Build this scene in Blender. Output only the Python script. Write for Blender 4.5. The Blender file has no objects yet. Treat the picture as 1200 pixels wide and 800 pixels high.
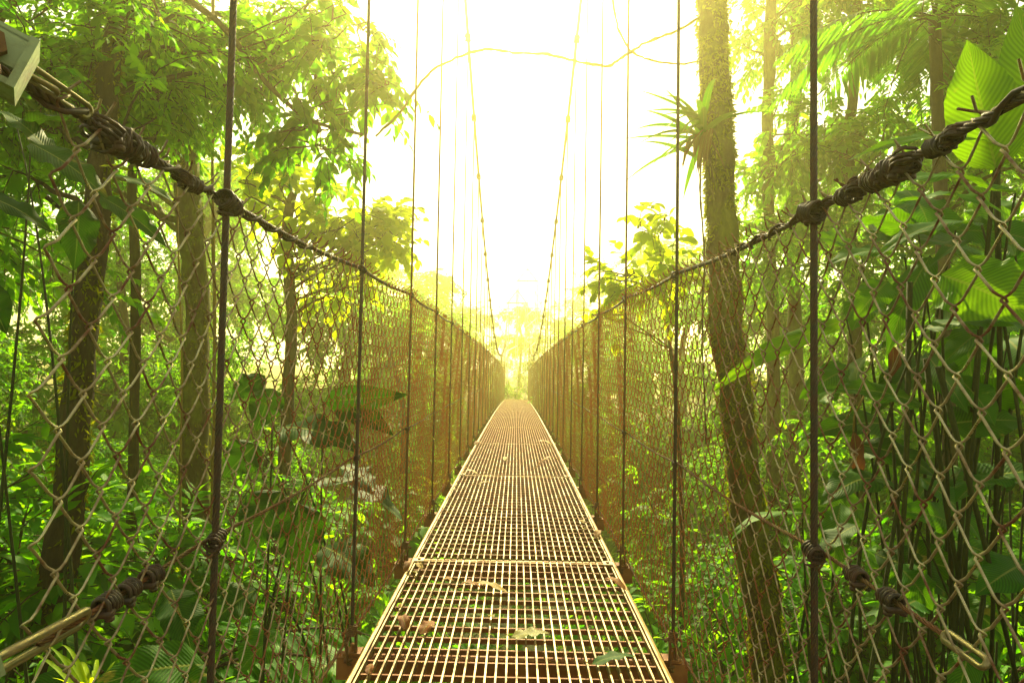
import bpy, math, random
import numpy as np
from mathutils import Vector, Matrix

R = math.radians
random.seed(7)
C = bpy.context.scene.collection
sc = bpy.context.scene
UP = np.array([0., 0., 1.])

# ------------------------------------------------------------------ camera frame
F = 700.0                                   # focal length in photo pixels (1200 wide)
CAM = np.array([0., 0., .95])
def nrm(v):
    v = np.asarray(v, float)
    return v / np.maximum(np.linalg.norm(v, axis=-1, keepdims=True), 1e-9)
_f = nrm([-6 / F, 1., 25 / F])
_r0 = nrm(np.cross(_f, UP)); _u0 = np.cross(_r0, _f)
_rl = .0175
_r = _r0 * math.cos(_rl) + _u0 * math.sin(_rl)
_u = _u0 * math.cos(_rl) - _r0 * math.sin(_rl)
def P(px, py, d):
    """world point seen at photo pixel px,py at depth d metres"""
    return CAM + d * (_f + (px - 600) / F * _r - (py - 400) / F * _u)

# ------------------------------------------------------------------ mesh building
class Geo:
    def __init__(s):
        s.V, s.F, s.T, s.U, s.n = [], [], [], [], 0
    def add(s, V, faces, tint=None, uv=None, mi=0):
        V = np.asarray(V, float).reshape(-1, 3)
        fl = faces if isinstance(faces, list) else [faces]
        for f in fl:
            f = np.asarray(f, int)
            if len(f):
                s.F.append((f + s.n, mi))
        s.V.append(V)
        s.T.append(np.zeros(len(V)) + (.5 if tint is None else tint))
        s.U.append(np.zeros((len(V), 2)) if uv is None else uv)
        s.n += len(V)
    def box(s, c, size, rot=None, mi=0, tint=None):
        h = np.array(size) / 2
        V = np.array([[x, y, z] for x in (-1, 1) for y in (-1, 1) for z in (-1, 1)]) * h
        if rot is not None: V = V @ np.array(rot).T
        s.add(V + np.array(c), np.array([[0, 1, 3, 2], [4, 6, 7, 5], [0, 4, 5, 1], [2, 3, 7, 6], [0, 2, 6, 4], [1, 5, 7, 3]]), tint=tint, mi=mi)
    def beam(s, a, b, w, h, mi=0):
        a = np.array(a, float); b = np.array(b, float); t = nrm(b - a)
        ref = UP if abs(t[2]) < .9 else np.array([0., 1, 0])
        x = nrm(np.cross(t, ref)); y = np.cross(x, t)
        s.box((a + b) / 2, (w, np.linalg.norm(b - a), h), np.stack([x, t, y], 1), mi)
    def tube(s, pts, rad, sides=6, cap=True, mi=0, tint=None):
        pts = np.asarray(pts, float); n = len(pts)
        rad = np.zeros(n) + rad
        t = np.gradient(pts, axis=0); t = nrm(t)
        ref = np.array([.31, .17, .93]) if abs(t[0] @ np.array([.31, .17, .93])) < .9 else np.array([1., 0, 0])
        fr = []
        x = nrm(np.cross(t[0], ref))
        for i in range(n):
            x = nrm(x - t[i] * (x @ t[i])); fr.append(x)
        X = np.array(fr); Y = np.cross(t, X)
        a = np.linspace(0, 2 * math.pi, sides, endpoint=False)
        V = pts[:, None] + rad[:, None, None] * (np.cos(a)[None, :, None] * X[:, None] + np.sin(a)[None, :, None] * Y[:, None])
        i = np.arange(n - 1)[:, None] * sides; j = np.arange(sides)[None]; k = (j + 1) % sides
        q = np.stack([i + j, i + k, i + sides + k, i + sides + j], -1).reshape(-1, 4)
        fs = [q]
        uv = np.stack(np.broadcast_arrays(np.linspace(0, 1, n)[:, None], (np.arange(sides) / sides)[None]), -1).reshape(-1, 2)
        if cap:
            fs.append(np.arange(sides)[None, ::-1]); fs.append((np.arange(sides) + (n - 1) * sides)[None])
        s.add(V, fs, tint=tint, uv=uv, mi=mi)
    def tubes(s, Pn, rad, sides=3, ref=(0, 1, 0), mi=0):
        """a batch of tubes: Pn (K,n,3), rad scalar, (n,) or (K,n)"""
        Pn = np.asarray(Pn, float); K, n, _ = Pn.shape
        if K == 0: return
        t = nrm(np.gradient(Pn, axis=1))
        X = nrm(np.cross(t, np.array(ref, float))); Y = np.cross(t, X)
        a = np.linspace(0, 2 * math.pi, sides, endpoint=False)
        rad = np.broadcast_to(np.asarray(rad, float), (K, n))
        V = Pn[:, :, None] + rad[:, :, None, None] * (np.cos(a)[:, None] * X[:, :, None] + np.sin(a)[:, None] * Y[:, :, None])
        base = (np.arange(K) * n * sides)[:, None, None]
        i = (np.arange(n - 1) * sides)[None, :, None]; j = np.arange(sides)[None, None]; k = (j + 1) % sides
        q = np.stack([base + i + j, base + i + k, base + i + sides + k, base + i + sides + j], -1).reshape(-1, 4)
        s.add(V, q, mi=mi)
    def build(s, name, mats, parent=None, smooth=True, loc=None):
        me = bpy.data.meshes.new(name)
        V = np.concatenate(s.V)
        if loc is not None: V = V - np.array(loc)
        me.vertices.add(len(V)); me.vertices.foreach_set('co', V.astype('f').ravel())
        L = np.concatenate([f.ravel() for f, _ in s.F]); tot = np.concatenate([np.full(len(f), f.shape[1]) for f, _ in s.F])
        mi = np.concatenate([np.full(len(f), m) for f, m in s.F])
        me.loops.add(len(L)); me.loops.foreach_set('vertex_index', L.astype('i'))
        me.polygons.add(len(tot))
        me.polygons.foreach_set('loop_start', np.concatenate([[0], np.cumsum(tot)[:-1]]).astype('i'))
        me.polygons.foreach_set('material_index', mi.astype('i'))
        me.polygons.foreach_set('use_smooth', np.full(len(tot), smooth))
        T = np.concatenate(s.T); at = me.attributes.new('tint', 'FLOAT', 'POINT'); at.data.foreach_set('value', T.astype('f'))
        U = np.concatenate(s.U)
        if np.any(U):
            uvl = me.uv_layers.new(name='UVMap'); uvl.data.foreach_set('uv', U[L].astype('f').ravel())
        me.update(calc_edges=True)
        for m in (mats if isinstance(mats, (list, tuple)) else [mats]): me.materials.append(m)
        o = bpy.data.objects.new(name, me); C.objects.link(o)
        if parent is not None: o.parent = parent
        elif loc is not None: o.location = loc
        return o

def thing(name, label, cat, loc=(0, 0, 0), group=None):
    o = bpy.data.objects.new(name, None); C.objects.link(o)
    o.empty_display_size = .1
    o.location = [float(v) for v in loc]; o['label'] = label; o['category'] = cat
    if group: o['group'] = group
    return o
def tag(o, label, cat, group=None):
    o['label'] = label; o['category'] = cat
    if group: o['group'] = group
    return o
def dup(root, loc, rotz, scale=1., label=None, group=None):
    r = root.copy(); C.objects.link(r); r.location = [float(v) for v in loc]; r.rotation_euler = (0, 0, rotz)
    r.scale = (scale, scale, scale)
    if label: r['label'] = label
    if group: r['group'] = group
    for ch in list(root.children):
        c = ch.copy(); C.objects.link(c); c.parent = r
        for g in list(ch.children):
            d = g.copy(); C.objects.link(d); d.parent = c
    return r

# ------------------------------------------------------------------ materials
def mat(name):
    m = bpy.data.materials.new(name); m.use_nodes = True
    nt = m.node_tree
    return m, nt, nt.nodes['Principled BSDF'], nt.nodes['Material Output']
def ramp(nt, fac, cols, interp='LINEAR'):
    r = nt.nodes.new('ShaderNodeValToRGB'); r.color_ramp.interpolation = interp
    els = r.color_ramp.elements
    while len(els) < len(cols): els.new(.5)
    for e, (p, c) in zip(els, cols): e.position = p; e.color = (*c, 1)
    nt.links.new(fac, r.inputs[0]); return r.outputs[0]
def noise(nt, scale, detail=4, rough=.6, coord='Object', vec=None):
    if vec is None:
        tc = nt.nodes.new('ShaderNodeTexCoord'); vec = tc.outputs[coord]
    n = nt.nodes.new('ShaderNodeTexNoise'); n.inputs['Scale'].default_value = scale
    n.inputs['Detail'].default_value = detail; n.inputs['Roughness'].default_value = rough
    nt.links.new(vec, n.inputs['Vector']); return n.outputs['Fac']
def bump(nt, b, h, strength=.5, dist=.01):
    bn = nt.nodes.new('ShaderNodeBump'); bn.inputs['Strength'].default_value = strength; bn.inputs['Distance'].default_value = dist
    nt.links.new(h, bn.inputs['Height']); nt.links.new(bn.outputs[0], b.inputs['Normal'])

def leaf_mat(name, c0, c1, c2, t0, t1, trans=.45, rough=.45, spec=.3, veins=False):
    """leaf colour varies from leaf to leaf (tint attribute); light passes through the blade"""
    m, nt, b, out = mat(name)
    at = nt.nodes.new('ShaderNodeAttribute'); at.attribute_name = 'tint'
    col = ramp(nt, at.outputs['Fac'], [(0, c0), (.5, c1), (1, c2)])
    tcol = ramp(nt, at.outputs['Fac'], [(0, t0), (1, t1)])
    if veins:
        uv = nt.nodes.new('ShaderNodeUVMap')
        sp = nt.nodes.new('ShaderNodeSeparateXYZ'); nt.links.new(uv.outputs[0], sp.inputs[0])
        def mth(op, a, bb=None):
            n = nt.nodes.new('ShaderNodeMath'); n.operation = op
            for i, v in enumerate((a, bb)):
                if v is None: continue
                if isinstance(v, (int, float)): n.inputs[i].default_value = v
                else: nt.links.new(v, n.inputs[i])
            return n.outputs[0]
        av = mth('ABSOLUTE', mth('SUBTRACT', sp.outputs[1], .5))
        ph = mth('SUBTRACT', mth('MULTIPLY', sp.outputs[0], 150.), mth('MULTIPLY', av, 60.))
        w = mth('SINE', ph)
        rib = mth('MULTIPLY', mth('ADD', w, 1.), .5)
        mid = mth('LESS_THAN', av, .022)
        h = mth('ADD', mth('MULTIPLY', rib, .6), mth('MULTIPLY', mid, 1.5))
        mx = nt.nodes.new('ShaderNodeMix'); mx.data_type = 'RGBA'; mx.blend_type = 'MULTIPLY'
        mx.inputs[0].default_value = .8
        g = ramp(nt, rib, [(0, (.55, .55, .5)), (1, (1, 1, 1))])
        nt.links.new(col, mx.inputs[6]); nt.links.new(g, mx.inputs[7]); col = mx.outputs[2]
        mx2 = nt.nodes.new('ShaderNodeMix'); mx2.data_type = 'RGBA'
        nt.links.new(mid, mx2.inputs[0]); nt.links.new(col, mx2.inputs[6]); mx2.inputs[7].default_value = (.16, .2, .03, 1)
        col = mx2.outputs[2]
        # blotches and small spots of wear
        nz = noise(nt, 14, 3)
        mx3 = nt.nodes.new('ShaderNodeMix'); mx3.data_type = 'RGBA'
        nt.links.new(ramp(nt, nz, [(.66, (0, 0, 0)), (.72, (1, 1, 1))]), mx3.inputs[0]); nt.links.new(col, mx3.inputs[6]); mx3.inputs[7].default_value = (.2, .17, .02, 1)
        col = mx3.outputs[2]
        bump(nt, b, h, .4, .003)
        mx4 = nt.nodes.new('ShaderNodeMix'); mx4.data_type = 'RGBA'; mx4.blend_type = 'MULTIPLY'; mx4.inputs[0].default_value = .75
        nt.links.new(tcol, mx4.inputs[6]); nt.links.new(g, mx4.inputs[7]); tcol = mx4.outputs[2]
    nt.links.new(col, b.inputs['Base Color'])
    b.inputs['Roughness'].default_value = rough; b.inputs['Specular IOR Level'].default_value = spec
    tr = nt.nodes.new('ShaderNodeBsdfTranslucent'); nt.links.new(tcol, tr.inputs['Color'])
    mix = nt.nodes.new('ShaderNodeMixShader'); mix.inputs[0].default_value = trans
    nt.links.new(b.outputs[0], mix.inputs[1]); nt.links.new(tr.outputs[0], mix.inputs[2]); nt.links.new(mix.outputs[0], out.inputs[0])
    return m

M = {}
M['fine'] = leaf_mat('fine_leaf', (.014, .075, .001), (.038, .165, .001), (.085, .25, .002), (.08, .38, .001), (.36, .72, .002), .58, .6, .12)
M['dark'] = leaf_mat('dark_leaf', (.006, .042, .001), (.014, .09, .001), (.04, .15, .002), (.07, .34, .001), (.26, .62, .002), .55, .5, .15)
M['bright'] = leaf_mat('bright_leaf', (.07, .19, .001), (.14, .28, .002), (.24, .36, .003), (.4, .6, .002), (.72, .8, .003), .6, .6, .12)
M['big'] = leaf_mat('large_leaf', (.016, .095, .001), (.03, .15, .002), (.06, .21, .003), (.06, .25, .001), (.26, .5, .003), .42, .55, .15, veins=True)
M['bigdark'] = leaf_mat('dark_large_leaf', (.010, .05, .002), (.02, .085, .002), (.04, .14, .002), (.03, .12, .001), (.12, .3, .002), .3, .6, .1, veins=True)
M['moss'] = leaf_mat('moss_tuft', (.05, .07, .001), (.09, .115, .002), (.14, .16, .003), (.24, .27, .002), (.36, .4, .003), .4, .9, .05)
M['dry'] = leaf_mat('dry_leaf', (.09, .028, .006), (.14, .05, .01), (.22, .11, .015), (.1, .03, .006), (.2, .09, .012), .22, .6, .2, veins=True)
M['brownleaf'] = leaf_mat('brown_fallen_leaf', (.16, .05, .01), (.26, .095, .016), (.36, .2, .03), (.25, .09, .015), (.42, .2, .02), .25, .6, .2, veins=True)
M['fallen'] = leaf_mat('fallen_yellow_leaf', (.13, .16, .01), (.3, .2, .02), (.45, .27, .03), (.3, .25, .02), (.5, .32, .03), .3, .5, .25, veins=True)

def bark(name, cols, scale=9, bs=.8, stretch=.25):
    m, nt, b, out = mat(name)
    tc = nt.nodes.new('ShaderNodeTexCoord'); mp = nt.nodes.new('ShaderNodeMapping'); mp.inputs['Scale'].default_value = (1, 1, stretch)
    nt.links.new(tc.outputs['Object'], mp.inputs[0])
    n1 = noise(nt, scale, 8, .7, vec=mp.outputs[0])
    nt.links.new(ramp(nt, n1, cols), b.inputs['Base Color']); b.inputs['Roughness'].default_value = .85; b.inputs['Specular IOR Level'].default_value = .2
    bump(nt, b, noise(nt, scale * 4, 6, .7, vec=mp.outputs[0]), bs, .02)
    return m
M['bark'] = bark('dark_bark', [(.3, (.012, .008, .003)), (.55, (.034, .022, .008)), (.7, (.045, .055, .008))])
M['twig'] = bark('twig_bark', [(.3, (.025, .016, .006)), (.7, (.07, .045, .016))], 20)
M['mossbark'] = bark('mossy_bark', [(.36, (.035, .018, .006)), (.48, (.05, .04, .008)), (.56, (.075, .095, .004)), (.72, (.13, .15, .006))], 7, 1., .5)
M['vine'] = bark('vine_bark', [(.3, (.11, .07, .012)), (.7, (.26, .19, .03))], 20)
M['stem'] = bark('plant_stem', [(.3, (.03, .06, .004)), (.7, (.06, .1, .006))], 12)
M['darkstem'] = bark('dark_stem', [(.3, (.012, .018, .004)), (.7, (.035, .05, .006))], 12)

def steel(name, clean, rust, lo, hi, metal=.6, rough=.42, scale=25, along=None):
    m, nt, b, out = mat(name)
    n1 = noise(nt, scale, 6, .65)
    if along:      # rust grows with distance, putting the flare's orange glow into the colour
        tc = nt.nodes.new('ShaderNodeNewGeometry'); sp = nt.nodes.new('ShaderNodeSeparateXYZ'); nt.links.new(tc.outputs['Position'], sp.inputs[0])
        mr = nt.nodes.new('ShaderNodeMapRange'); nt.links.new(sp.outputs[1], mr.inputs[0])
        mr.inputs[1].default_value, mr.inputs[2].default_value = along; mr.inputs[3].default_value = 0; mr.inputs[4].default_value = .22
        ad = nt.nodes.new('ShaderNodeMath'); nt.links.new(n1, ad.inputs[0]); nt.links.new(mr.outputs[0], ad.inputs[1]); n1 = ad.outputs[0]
    fac = ramp(nt, n1, [(lo, (0, 0, 0)), (hi, (1, 1, 1))])
    mx = nt.nodes.new('ShaderNodeMix'); mx.data_type = 'RGBA'
    nt.links.new(fac, mx.inputs[0]); mx.inputs[6].default_value = (*clean, 1); mx.inputs[7].default_value = (*rust, 1)
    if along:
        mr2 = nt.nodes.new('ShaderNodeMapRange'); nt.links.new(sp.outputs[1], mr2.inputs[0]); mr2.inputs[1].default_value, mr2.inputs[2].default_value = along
        rc = ramp(nt, mr2.outputs[0], [(0, tuple(c * .2 for c in rust)), (1, rust)]); nt.links.new(rc, mx.inputs[7])  # rust tone dark at the near end, orange beyond: painted flare warmth
    nt.links.new(mx.outputs[2], b.inputs['Base Color'])
    mt = nt.nodes.new('ShaderNodeMapRange'); nt.links.new(fac, mt.inputs[0]); mt.inputs[3].default_value = metal; mt.inputs[4].default_value = .05
    nt.links.new(mt.outputs[0], b.inputs['Metallic'])
    rg = nt.nodes.new('ShaderNodeMapRange'); nt.links.new(fac, rg.inputs[0]); rg.inputs[3].default_value = rough; rg.inputs[4].default_value = .8
    nt.links.new(rg.outputs[0], b.inputs['Roughness'])
    bump(nt, b, noise(nt, scale * 12, 4), .25, .001)
    return m
M['net'] = steel('weathered_flare_net_wire', (.4, .37, .21), (.42, .11, .010), .40, .60, .95, .24, 14, along=(1., 3.2))
M['rope'] = steel('rusty_wire_rope', (.10, .06, .018), (.12, .036, .007), .4, .6, .6, .5, 14)
M['darkrope'] = steel('oiled_cable', (.022, .017, .008), (.045, .017, .006), .4, .62, .3, .45, 30)
M['galv'] = steel('pale_grating_bar', (.25, .18, .062), (.32, .11, .014), .48, .68, .35, .5, 9, along=(1.5, 9))  # farther bars shift to rust orange, painting in the flare glow
M['rust'] = steel('rusty_crossbar', (.20, .075, .012), (.16, .045, .006), .4, .6, .05, .7, 9)
M['edge'] = steel('ochre_frame', (.27, .18, .045), (.22, .08, .012), .45, .7, .3, .5, 8)
M['paint'] = steel('pale_green_paint', (.20, .27, .13), (.08, .07, .02), .52, .68, .0, .45, 14)
M['shiny'] = steel('bright_thimble', (.2, .18, .09), (.14, .09, .03), .5, .7, .8, .3, 30)
M['white'] = steel('white_painted_lattice', (.8, .79, .74), (.5, .42, .3), .6, .8, .0, .5, 6)

def soil():
    m, nt, b, out = mat('forest_floor')
    n1 = noise(nt, 1.3, 8, .7)
    nt.links.new(ramp(nt, n1, [(.3, (.02, .015, .005)), (.5, (.04, .05, .006)), (.7, (.06, .1, .006))]), b.inputs['Base Color'])
    b.inputs['Roughness'].default_value = .95; bump(nt, b, noise(nt, 9, 8, .75), 1, .1)
    return m
M['soil'] = soil()

# ------------------------------------------------------------------ leaves
def leaf_template(w=.3, fold=.25, droop=.18, fine=False):
    if fine:
        st = [(.12, .45), (.32, .92), (.55, .98), (.78, .62)]
    else:
        st = [(.34, 1.), (.7, .66)]
    V = [(0, 0, 0)]
    for x, k in st:
        z = -droop * x * x
        V += [(x, w * k, z + fold * w * k), (x, 0, z), (x, -w * k, z + fold * w * k)]
    V.append((1, 0, -droop))
    T, Q = [(0, 2, 1), (0, 3, 2)], []
    for i in range(len(st) - 1):
        a = 1 + 3 * i
        Q += [(a, a + 1, a + 4, a + 3), (a + 1, a + 2, a + 5, a + 4)]
    a = 1 + 3 * (len(st) - 1); e = len(V) - 1
    T += [(a, a + 1, e), (a + 1, a + 2, e)]
    V = np.array(V, float)
    uv = np.stack([V[:, 0], .5 + V[:, 1] / (2 * w)], 1)
    return V, np.array(T), np.array(Q), uv

def put_leaves(g, pos, ax, nr, L, tmpl, tint, mi=0):
    V, T, Q, uv = tmpl
    n = len(pos); k = len(V)
    if n == 0: return
    X = nrm(ax); Y = nrm(np.cross(nr, X)); Z = np.cross(X, Y)
    W = pos[:, None] + L[:, None, None] * (V[None, :, :1] * X[:, None] + V[None, :, 1:2] * Y[:, None] + V[None, :, 2:] * Z[:, None])
    off = (np.arange(n) * k)[:, None, None]
    fs = [(T[None] + off).reshape(-1, 3)]
    if len(Q): fs.append((Q[None] + off).reshape(-1, 4))
    g.add(W.reshape(-1, 3), fs, tint=np.repeat(tint, k), uv=np.tile(uv, (n, 1)), mi=mi)

KIND = {   # m leaves per side twig, leaf length, template, side twig length, droop
    'fine': dict(m=12, L=.092, t=leaf_template(.23, .2, .2), tw=.34, droop=.35),
    'small': dict(m=11, L=.11, t=leaf_template(.22, .2, .25), tw=.36, droop=.4),
    'mid': dict(m=9, L=.15, t=leaf_template(.25, .25, .3, True), tw=.38, droop=.4),
    'broad': dict(m=6, L=.19, t=leaf_template(.34, .25, .25, True), tw=.34, droop=.3),
}

def side_twigs(gl, gw, O, D, kind, rng, lscale=1., tint0=None, wood=True, mi=0):
    """leafy twigs: at O pointing D, each with alternating leaves"""
    k = KIND[kind]; N = len(O)
    if N == 0: return
    D = nrm(D); Ls = k['tw'] * rng.uniform(.6, 1.25, N) * lscale
    def pt(u):
        return O[:, None] + D[:, None] * (Ls[:, None] * u[None])[..., None] + np.array([0, 0, -1.]) * (k['droop'] * Ls[:, None] * (u ** 2)[None])[..., None]
    u = np.linspace(0, 1, 4)
    if wood: gw.tubes(pt(u), np.array([.0035, .003, .002, .001]), 3, ref=(.3, .9, .1))
    m = k['m']; u = (np.arange(m) + .6) / m
    pos = pt(u)
    tan = nrm(D[:, None] - np.array([0, 0, 1.]) * (2 * k['droop'] * u)[None, :, None])
    S = nrm(np.cross(D, UP) + rng.normal(0, .15, (N, 3)))
    sg = np.where(np.arange(m) % 2 == 0, 1., -1.)
    out = .45 + .75 * (1 - u)
    ax = tan * .75 + S[:, None] * (sg * out)[None, :, None] + rng.normal(0, .16, (N, m, 3))
    ax[..., 2] -= .2
    nr = UP + rng.normal(0, .35, (N, m, 3))
    L = k['L'] * lscale * rng.uniform(.65, 1.2, (N, m)) * (1.05 - .35 * u)[None]
    base = rng.uniform(.1, .9, N) if tint0 is None else np.clip(tint0 + rng.normal(0, .15, N), 0, 1)
    tint = np.clip(base[:, None] + rng.normal(0, .14, (N, m)), 0, 1)
    put_leaves(gl, pos.reshape(-1, 3), ax.reshape(-1, 3), nr.reshape(-1, 3), L.ravel(), k['t'], tint.ravel(), mi)

def bez(a, b, c, n):
    t = np.linspace(0, 1, n)[:, None]
    return (1 - t) ** 2 * a + 2 * t * (1 - t) * b + t * t * c

def in_ball(rng, n):
    v = nrm(rng.normal(0, 1, (n, 3))); return v * (rng.uniform(0, 1, (n, 1)) ** (1 / 2.2))

def make_tree(name, label, cat, base, trunk, r0, r1, blobs, kind, lm, bm=None, seed=0, group=None, lscale=1., side=5, stems=None,
              limb_r=.45, tint0=None, moss=0, sides=10, trunk_name='trunk', moss_rng=(0, 1), moss_len=1.):
    """trunk: polyline (absolute); blobs: (centre, radii, limbs, twigs) - leafy masses joined to the trunk by limbs and branches"""
    rng = np.random.default_rng(seed)
    base = np.asarray(base, float)
    root = thing(name, label, cat, base, group)
    gw, gl = Geo(), Geo()
    limbs = []
    if trunk is not None:
        tp = np.asarray(trunk, float)
        tt = np.linspace(0, 1, len(tp)); u = np.linspace(0, 1, max(12, len(tp) * 7))
        tp = np.stack([np.interp(u, tt, tp[:, i]) for i in range(3)], 1)
        ker = np.ones(5) / 5
        tp[2:-2] = np.stack([np.convolve(tp[:, i], ker, 'valid') for i in range(3)], 1)
        wob = np.cumsum(rng.normal(0, 1, (len(tp), 3)), 0); wob -= np.linspace(0, 1, len(tp))[:, None] * wob[-1]
        tp += wob * np.array([1, 1, 0]) * r0 * .09
        tr = (r0 + (r1 - r0) * u ** .8) * (1 + .5 * np.exp(-u * 14)) * (1 + .07 * rng.normal(0, 1, len(u)))
        gw.tube(tp, tr, sides)
        limbs.append(tp)
    for c, rad, nl, ntw in blobs:
        c = np.asarray(c, float); rad = np.asarray(rad, float)
        tg = c + in_ball(rng, nl) * rad * .75
        mine = []
        for q in tg:
            if trunk is None:
                s = base + np.array([rng.normal(0, .06), rng.normal(0, .06), 0])
                mid = (s + q) / 2 + np.array([0, 0, .25 * np.linalg.norm(q - s)]) - (q - s) * np.array([.2, .2, 0])
                r_s = r0 * rng.uniform(.7, 1.1)
            else:
                hd = np.linalg.norm((tp - q)[:, :2], axis=1)
                want = q[2] - .45 * hd
                i = int(np.argmin(np.abs(tp[:, 2] - want) + .3 * hd)); i = min(max(i, 2), len(tp) - 1)
                s = tp[i]; mid = (s + q) / 2 + np.array([0, 0, rng.uniform(-.02, .18) * np.linalg.norm(q - s)])
                r_s = tr[i] * limb_r * rng.uniform(.6, 1)
            pl = bez(s, mid, q, 9); L = np.linalg.norm(q - s)
            pl[1:-1] += rng.normal(0, .018, (7, 3)) * L
            gw.tube(pl, np.linspace(r_s, max(.004, r_s * .18), 9), 6)
            mine.append(pl)
        ncl = max(3, nl * 3)
        cl = c + in_ball(rng, ncl) * rad
        pts = cl[rng.integers(0, ncl, ntw)] + rng.normal(0, 1, (ntw, 3)) * rad * .2
        S = np.concatenate([p[2:] for p in mine])
        d = np.linalg.norm(pts[:, None] - S[None], axis=2); j = d.argmin(1)
        st = S[j]
        mid = (st + pts) / 2 + np.array([0, 0, 1.]) * (.12 * d.min(1))[:, None] + rng.normal(0, .06, (ntw, 3))
        t = np.linspace(0, 1, 6)[None, :, None]
        B = (1 - t) ** 2 * st[:, None] + 2 * t * (1 - t) * mid[:, None] + t * t * pts[:, None]
        B[:, 1:-1] += rng.normal(0, .012, (ntw, 4, 3))
        gw.tubes(B, np.linspace(.009, .003, 6), 4, ref=(.25, .3, .92))
        tn = nrm(B[:, -1] - B[:, -3])
        O = []; D = []
        for s_ in range(side):
            uu = rng.uniform(.35, 1., ntw); i0 = np.minimum((uu * 5).astype(int), 4); fr = (uu * 5 - i0)[:, None]
            ar = np.arange(ntw)
            O.append(B[ar, i0] * (1 - fr) + B[ar, i0 + 1] * fr)
            dd = tn + rng.normal(0, .75, (ntw, 3)); dd[:, 2] -= .1; D.append(dd)
        side_twigs(gl, gw, np.concatenate(O), np.concatenate(D), kind, rng, lscale, tint0)
    w = gw.build(trunk_name, bm or M['bark'], root); w.data.transform(Matrix.Translation(-Vector(base)))
    if moss and trunk is not None:
        gm = Geo(); n = moss
        u = rng.uniform(moss_rng[0], moss_rng[1], n) * (len(tp) - 1.001); i = u.astype(int); fr = (u - i)[:, None]
        cpos = tp[i] * (1 - fr) + tp[i + 1] * fr; rr = tr[i] * .98
        tang = nrm(tp[i + 1] - tp[i])
        a = rng.uniform(0, 2 * math.pi, n)
        x = nrm(np.cross(tang, np.array([1., .2, 0]))); y = np.cross(tang, x)
        nn = x * np.cos(a)[:, None] + y * np.sin(a)[:, None]
        ax = nn * .7 + np.array([0, 0, -.75]) + rng.normal(0, .45, (n, 3))
        # moss grows in cushions
        cu = np.sin(cpos[:, 2] * 9 + a * 2) + np.sin(cpos[:, 2] * 23 - a * 3) * .7 + rng.normal(0, .5, n)
        keep = cu + np.sin(cpos[:, 2] * 3.1 + np.cos(a) * 2) * .8 > -.1
        put_leaves(gm, (cpos + nn * rr[:, None])[keep], ax[keep], nn[keep] + rng.normal(0, .4, (keep.sum(), 3)), (rng.uniform(.018, .05, n) * moss_len)[keep],
                   leaf_template(.16, .1, .3), np.clip(rng.normal(.5, .25, keep.sum()), 0, 1))
        mo = gm.build('moss', M['moss'], root); mo.data.transform(Matrix.Translation(-Vector(base)))
    if gl.n:
        cw = gl.build('crown' if trunk is not None else 'foliage', lm, root, smooth=True); cw.data.transform(Matrix.Translation(-Vector(base)))
    return root

# big blade between two points, folded along the midrib, sagging, with a wavy edge
def big_leaf(g, base, tip, width, nr, sag=.12, fold=.25, tint=.5, rng=None, nu=22, nv=9, mi=0, shape=.5, tear=.04):
    rng = rng or np.random.default_rng(1)
    base = np.asarray(base, float); tip = np.asarray(tip, float)
    X = tip - base; L = np.linalg.norm(X); X = X / L
    Y = nrm(np.cross(np.asarray(nr, float), X)); Z = np.cross(X, Y)
    u = np.linspace(0, 1, nu); v = np.linspace(-1, 1, nv)
    prof = (u ** shape) * ((1 - u) ** .95) * (1 - .25 * u ** 3); prof = prof / prof.max()
    prof[-1] = .0; prof[0] = .02
    Wd = width / 2 * prof
    ph = rng.uniform(0, 6, 2)
    z = sag * L * np.sin(u * math.pi * .9)
    V = np.zeros((nu, nv, 3))
    for j, vv in enumerate(v):
        rip = .17 * Wd * np.sin(u * 17 + ph[0] + vv * 2) * abs(vv) ** 2 + .05 * Wd * np.sin(u * 41 + ph[1]) * abs(vv) ** 2
        zz = z + fold * Wd * abs(vv) - .22 * Wd * vv * vv + rip
        jit = (1 - tear * np.abs(np.sin(u * 30 + ph[1] + (3 if vv > 0 else 0))) * (abs(vv) > .9))
        V[:, j] = base + np.outer(u * L + .10 * L * prof * abs(vv) * .4, X) + np.outer(Wd * vv * jit, Y) + np.outer(zz, Z)
    i = np.arange(nu - 1)[:, None] * nv; j = np.arange(nv - 1)[None]
    q = np.stack([i + j, i + j + 1, i + nv + j + 1, i + nv + j], -1).reshape(-1, 4)
    uv = np.stack(np.broadcast_arrays(u[:, None], (v / 2 + .5)[None]), -1).reshape(-1, 2)
    g.add(V, q, tint=tint, uv=uv, mi=mi)

def strap(g, base, d, L, w, droop, tint, n=9, mi=0):
    """a narrow arching strap leaf"""
    base = np.asarray(base, float); d = nrm(d); S = nrm(np.cross(d, UP) + 1e-4)
    u = np.linspace(0, 1, n)
    c = base + np.outer(u * L, d) + np.outer(-droop * L * u ** 2.2, UP)
    t = nrm(np.gradient(c, axis=0)); N = np.cross(S, t)
    wd = w / 2 * (1 - u ** 3) * (.6 + .4 * np.minimum(1, u * 5)); wd[-1] = .0005
    V = np.stack([c + S * wd[:, None] + N * wd[:, None] * .35, c, c - S * wd[:, None] + N * wd[:, None] * .35], 1)
    i = np.arange(n - 1)[:, None] * 3; j = np.arange(2)[None]
    q = np.stack([i + j, i + j + 1, i + 3 + j + 1, i + 3 + j], -1).reshape(-1, 4)
    uv = np.stack(np.broadcast_arrays(u[:, None], np.array([0, .5, 1])[None]), -1).reshape(-1, 2)
    g.add(V, q, tint=tint, uv=uv, mi=mi)

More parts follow.
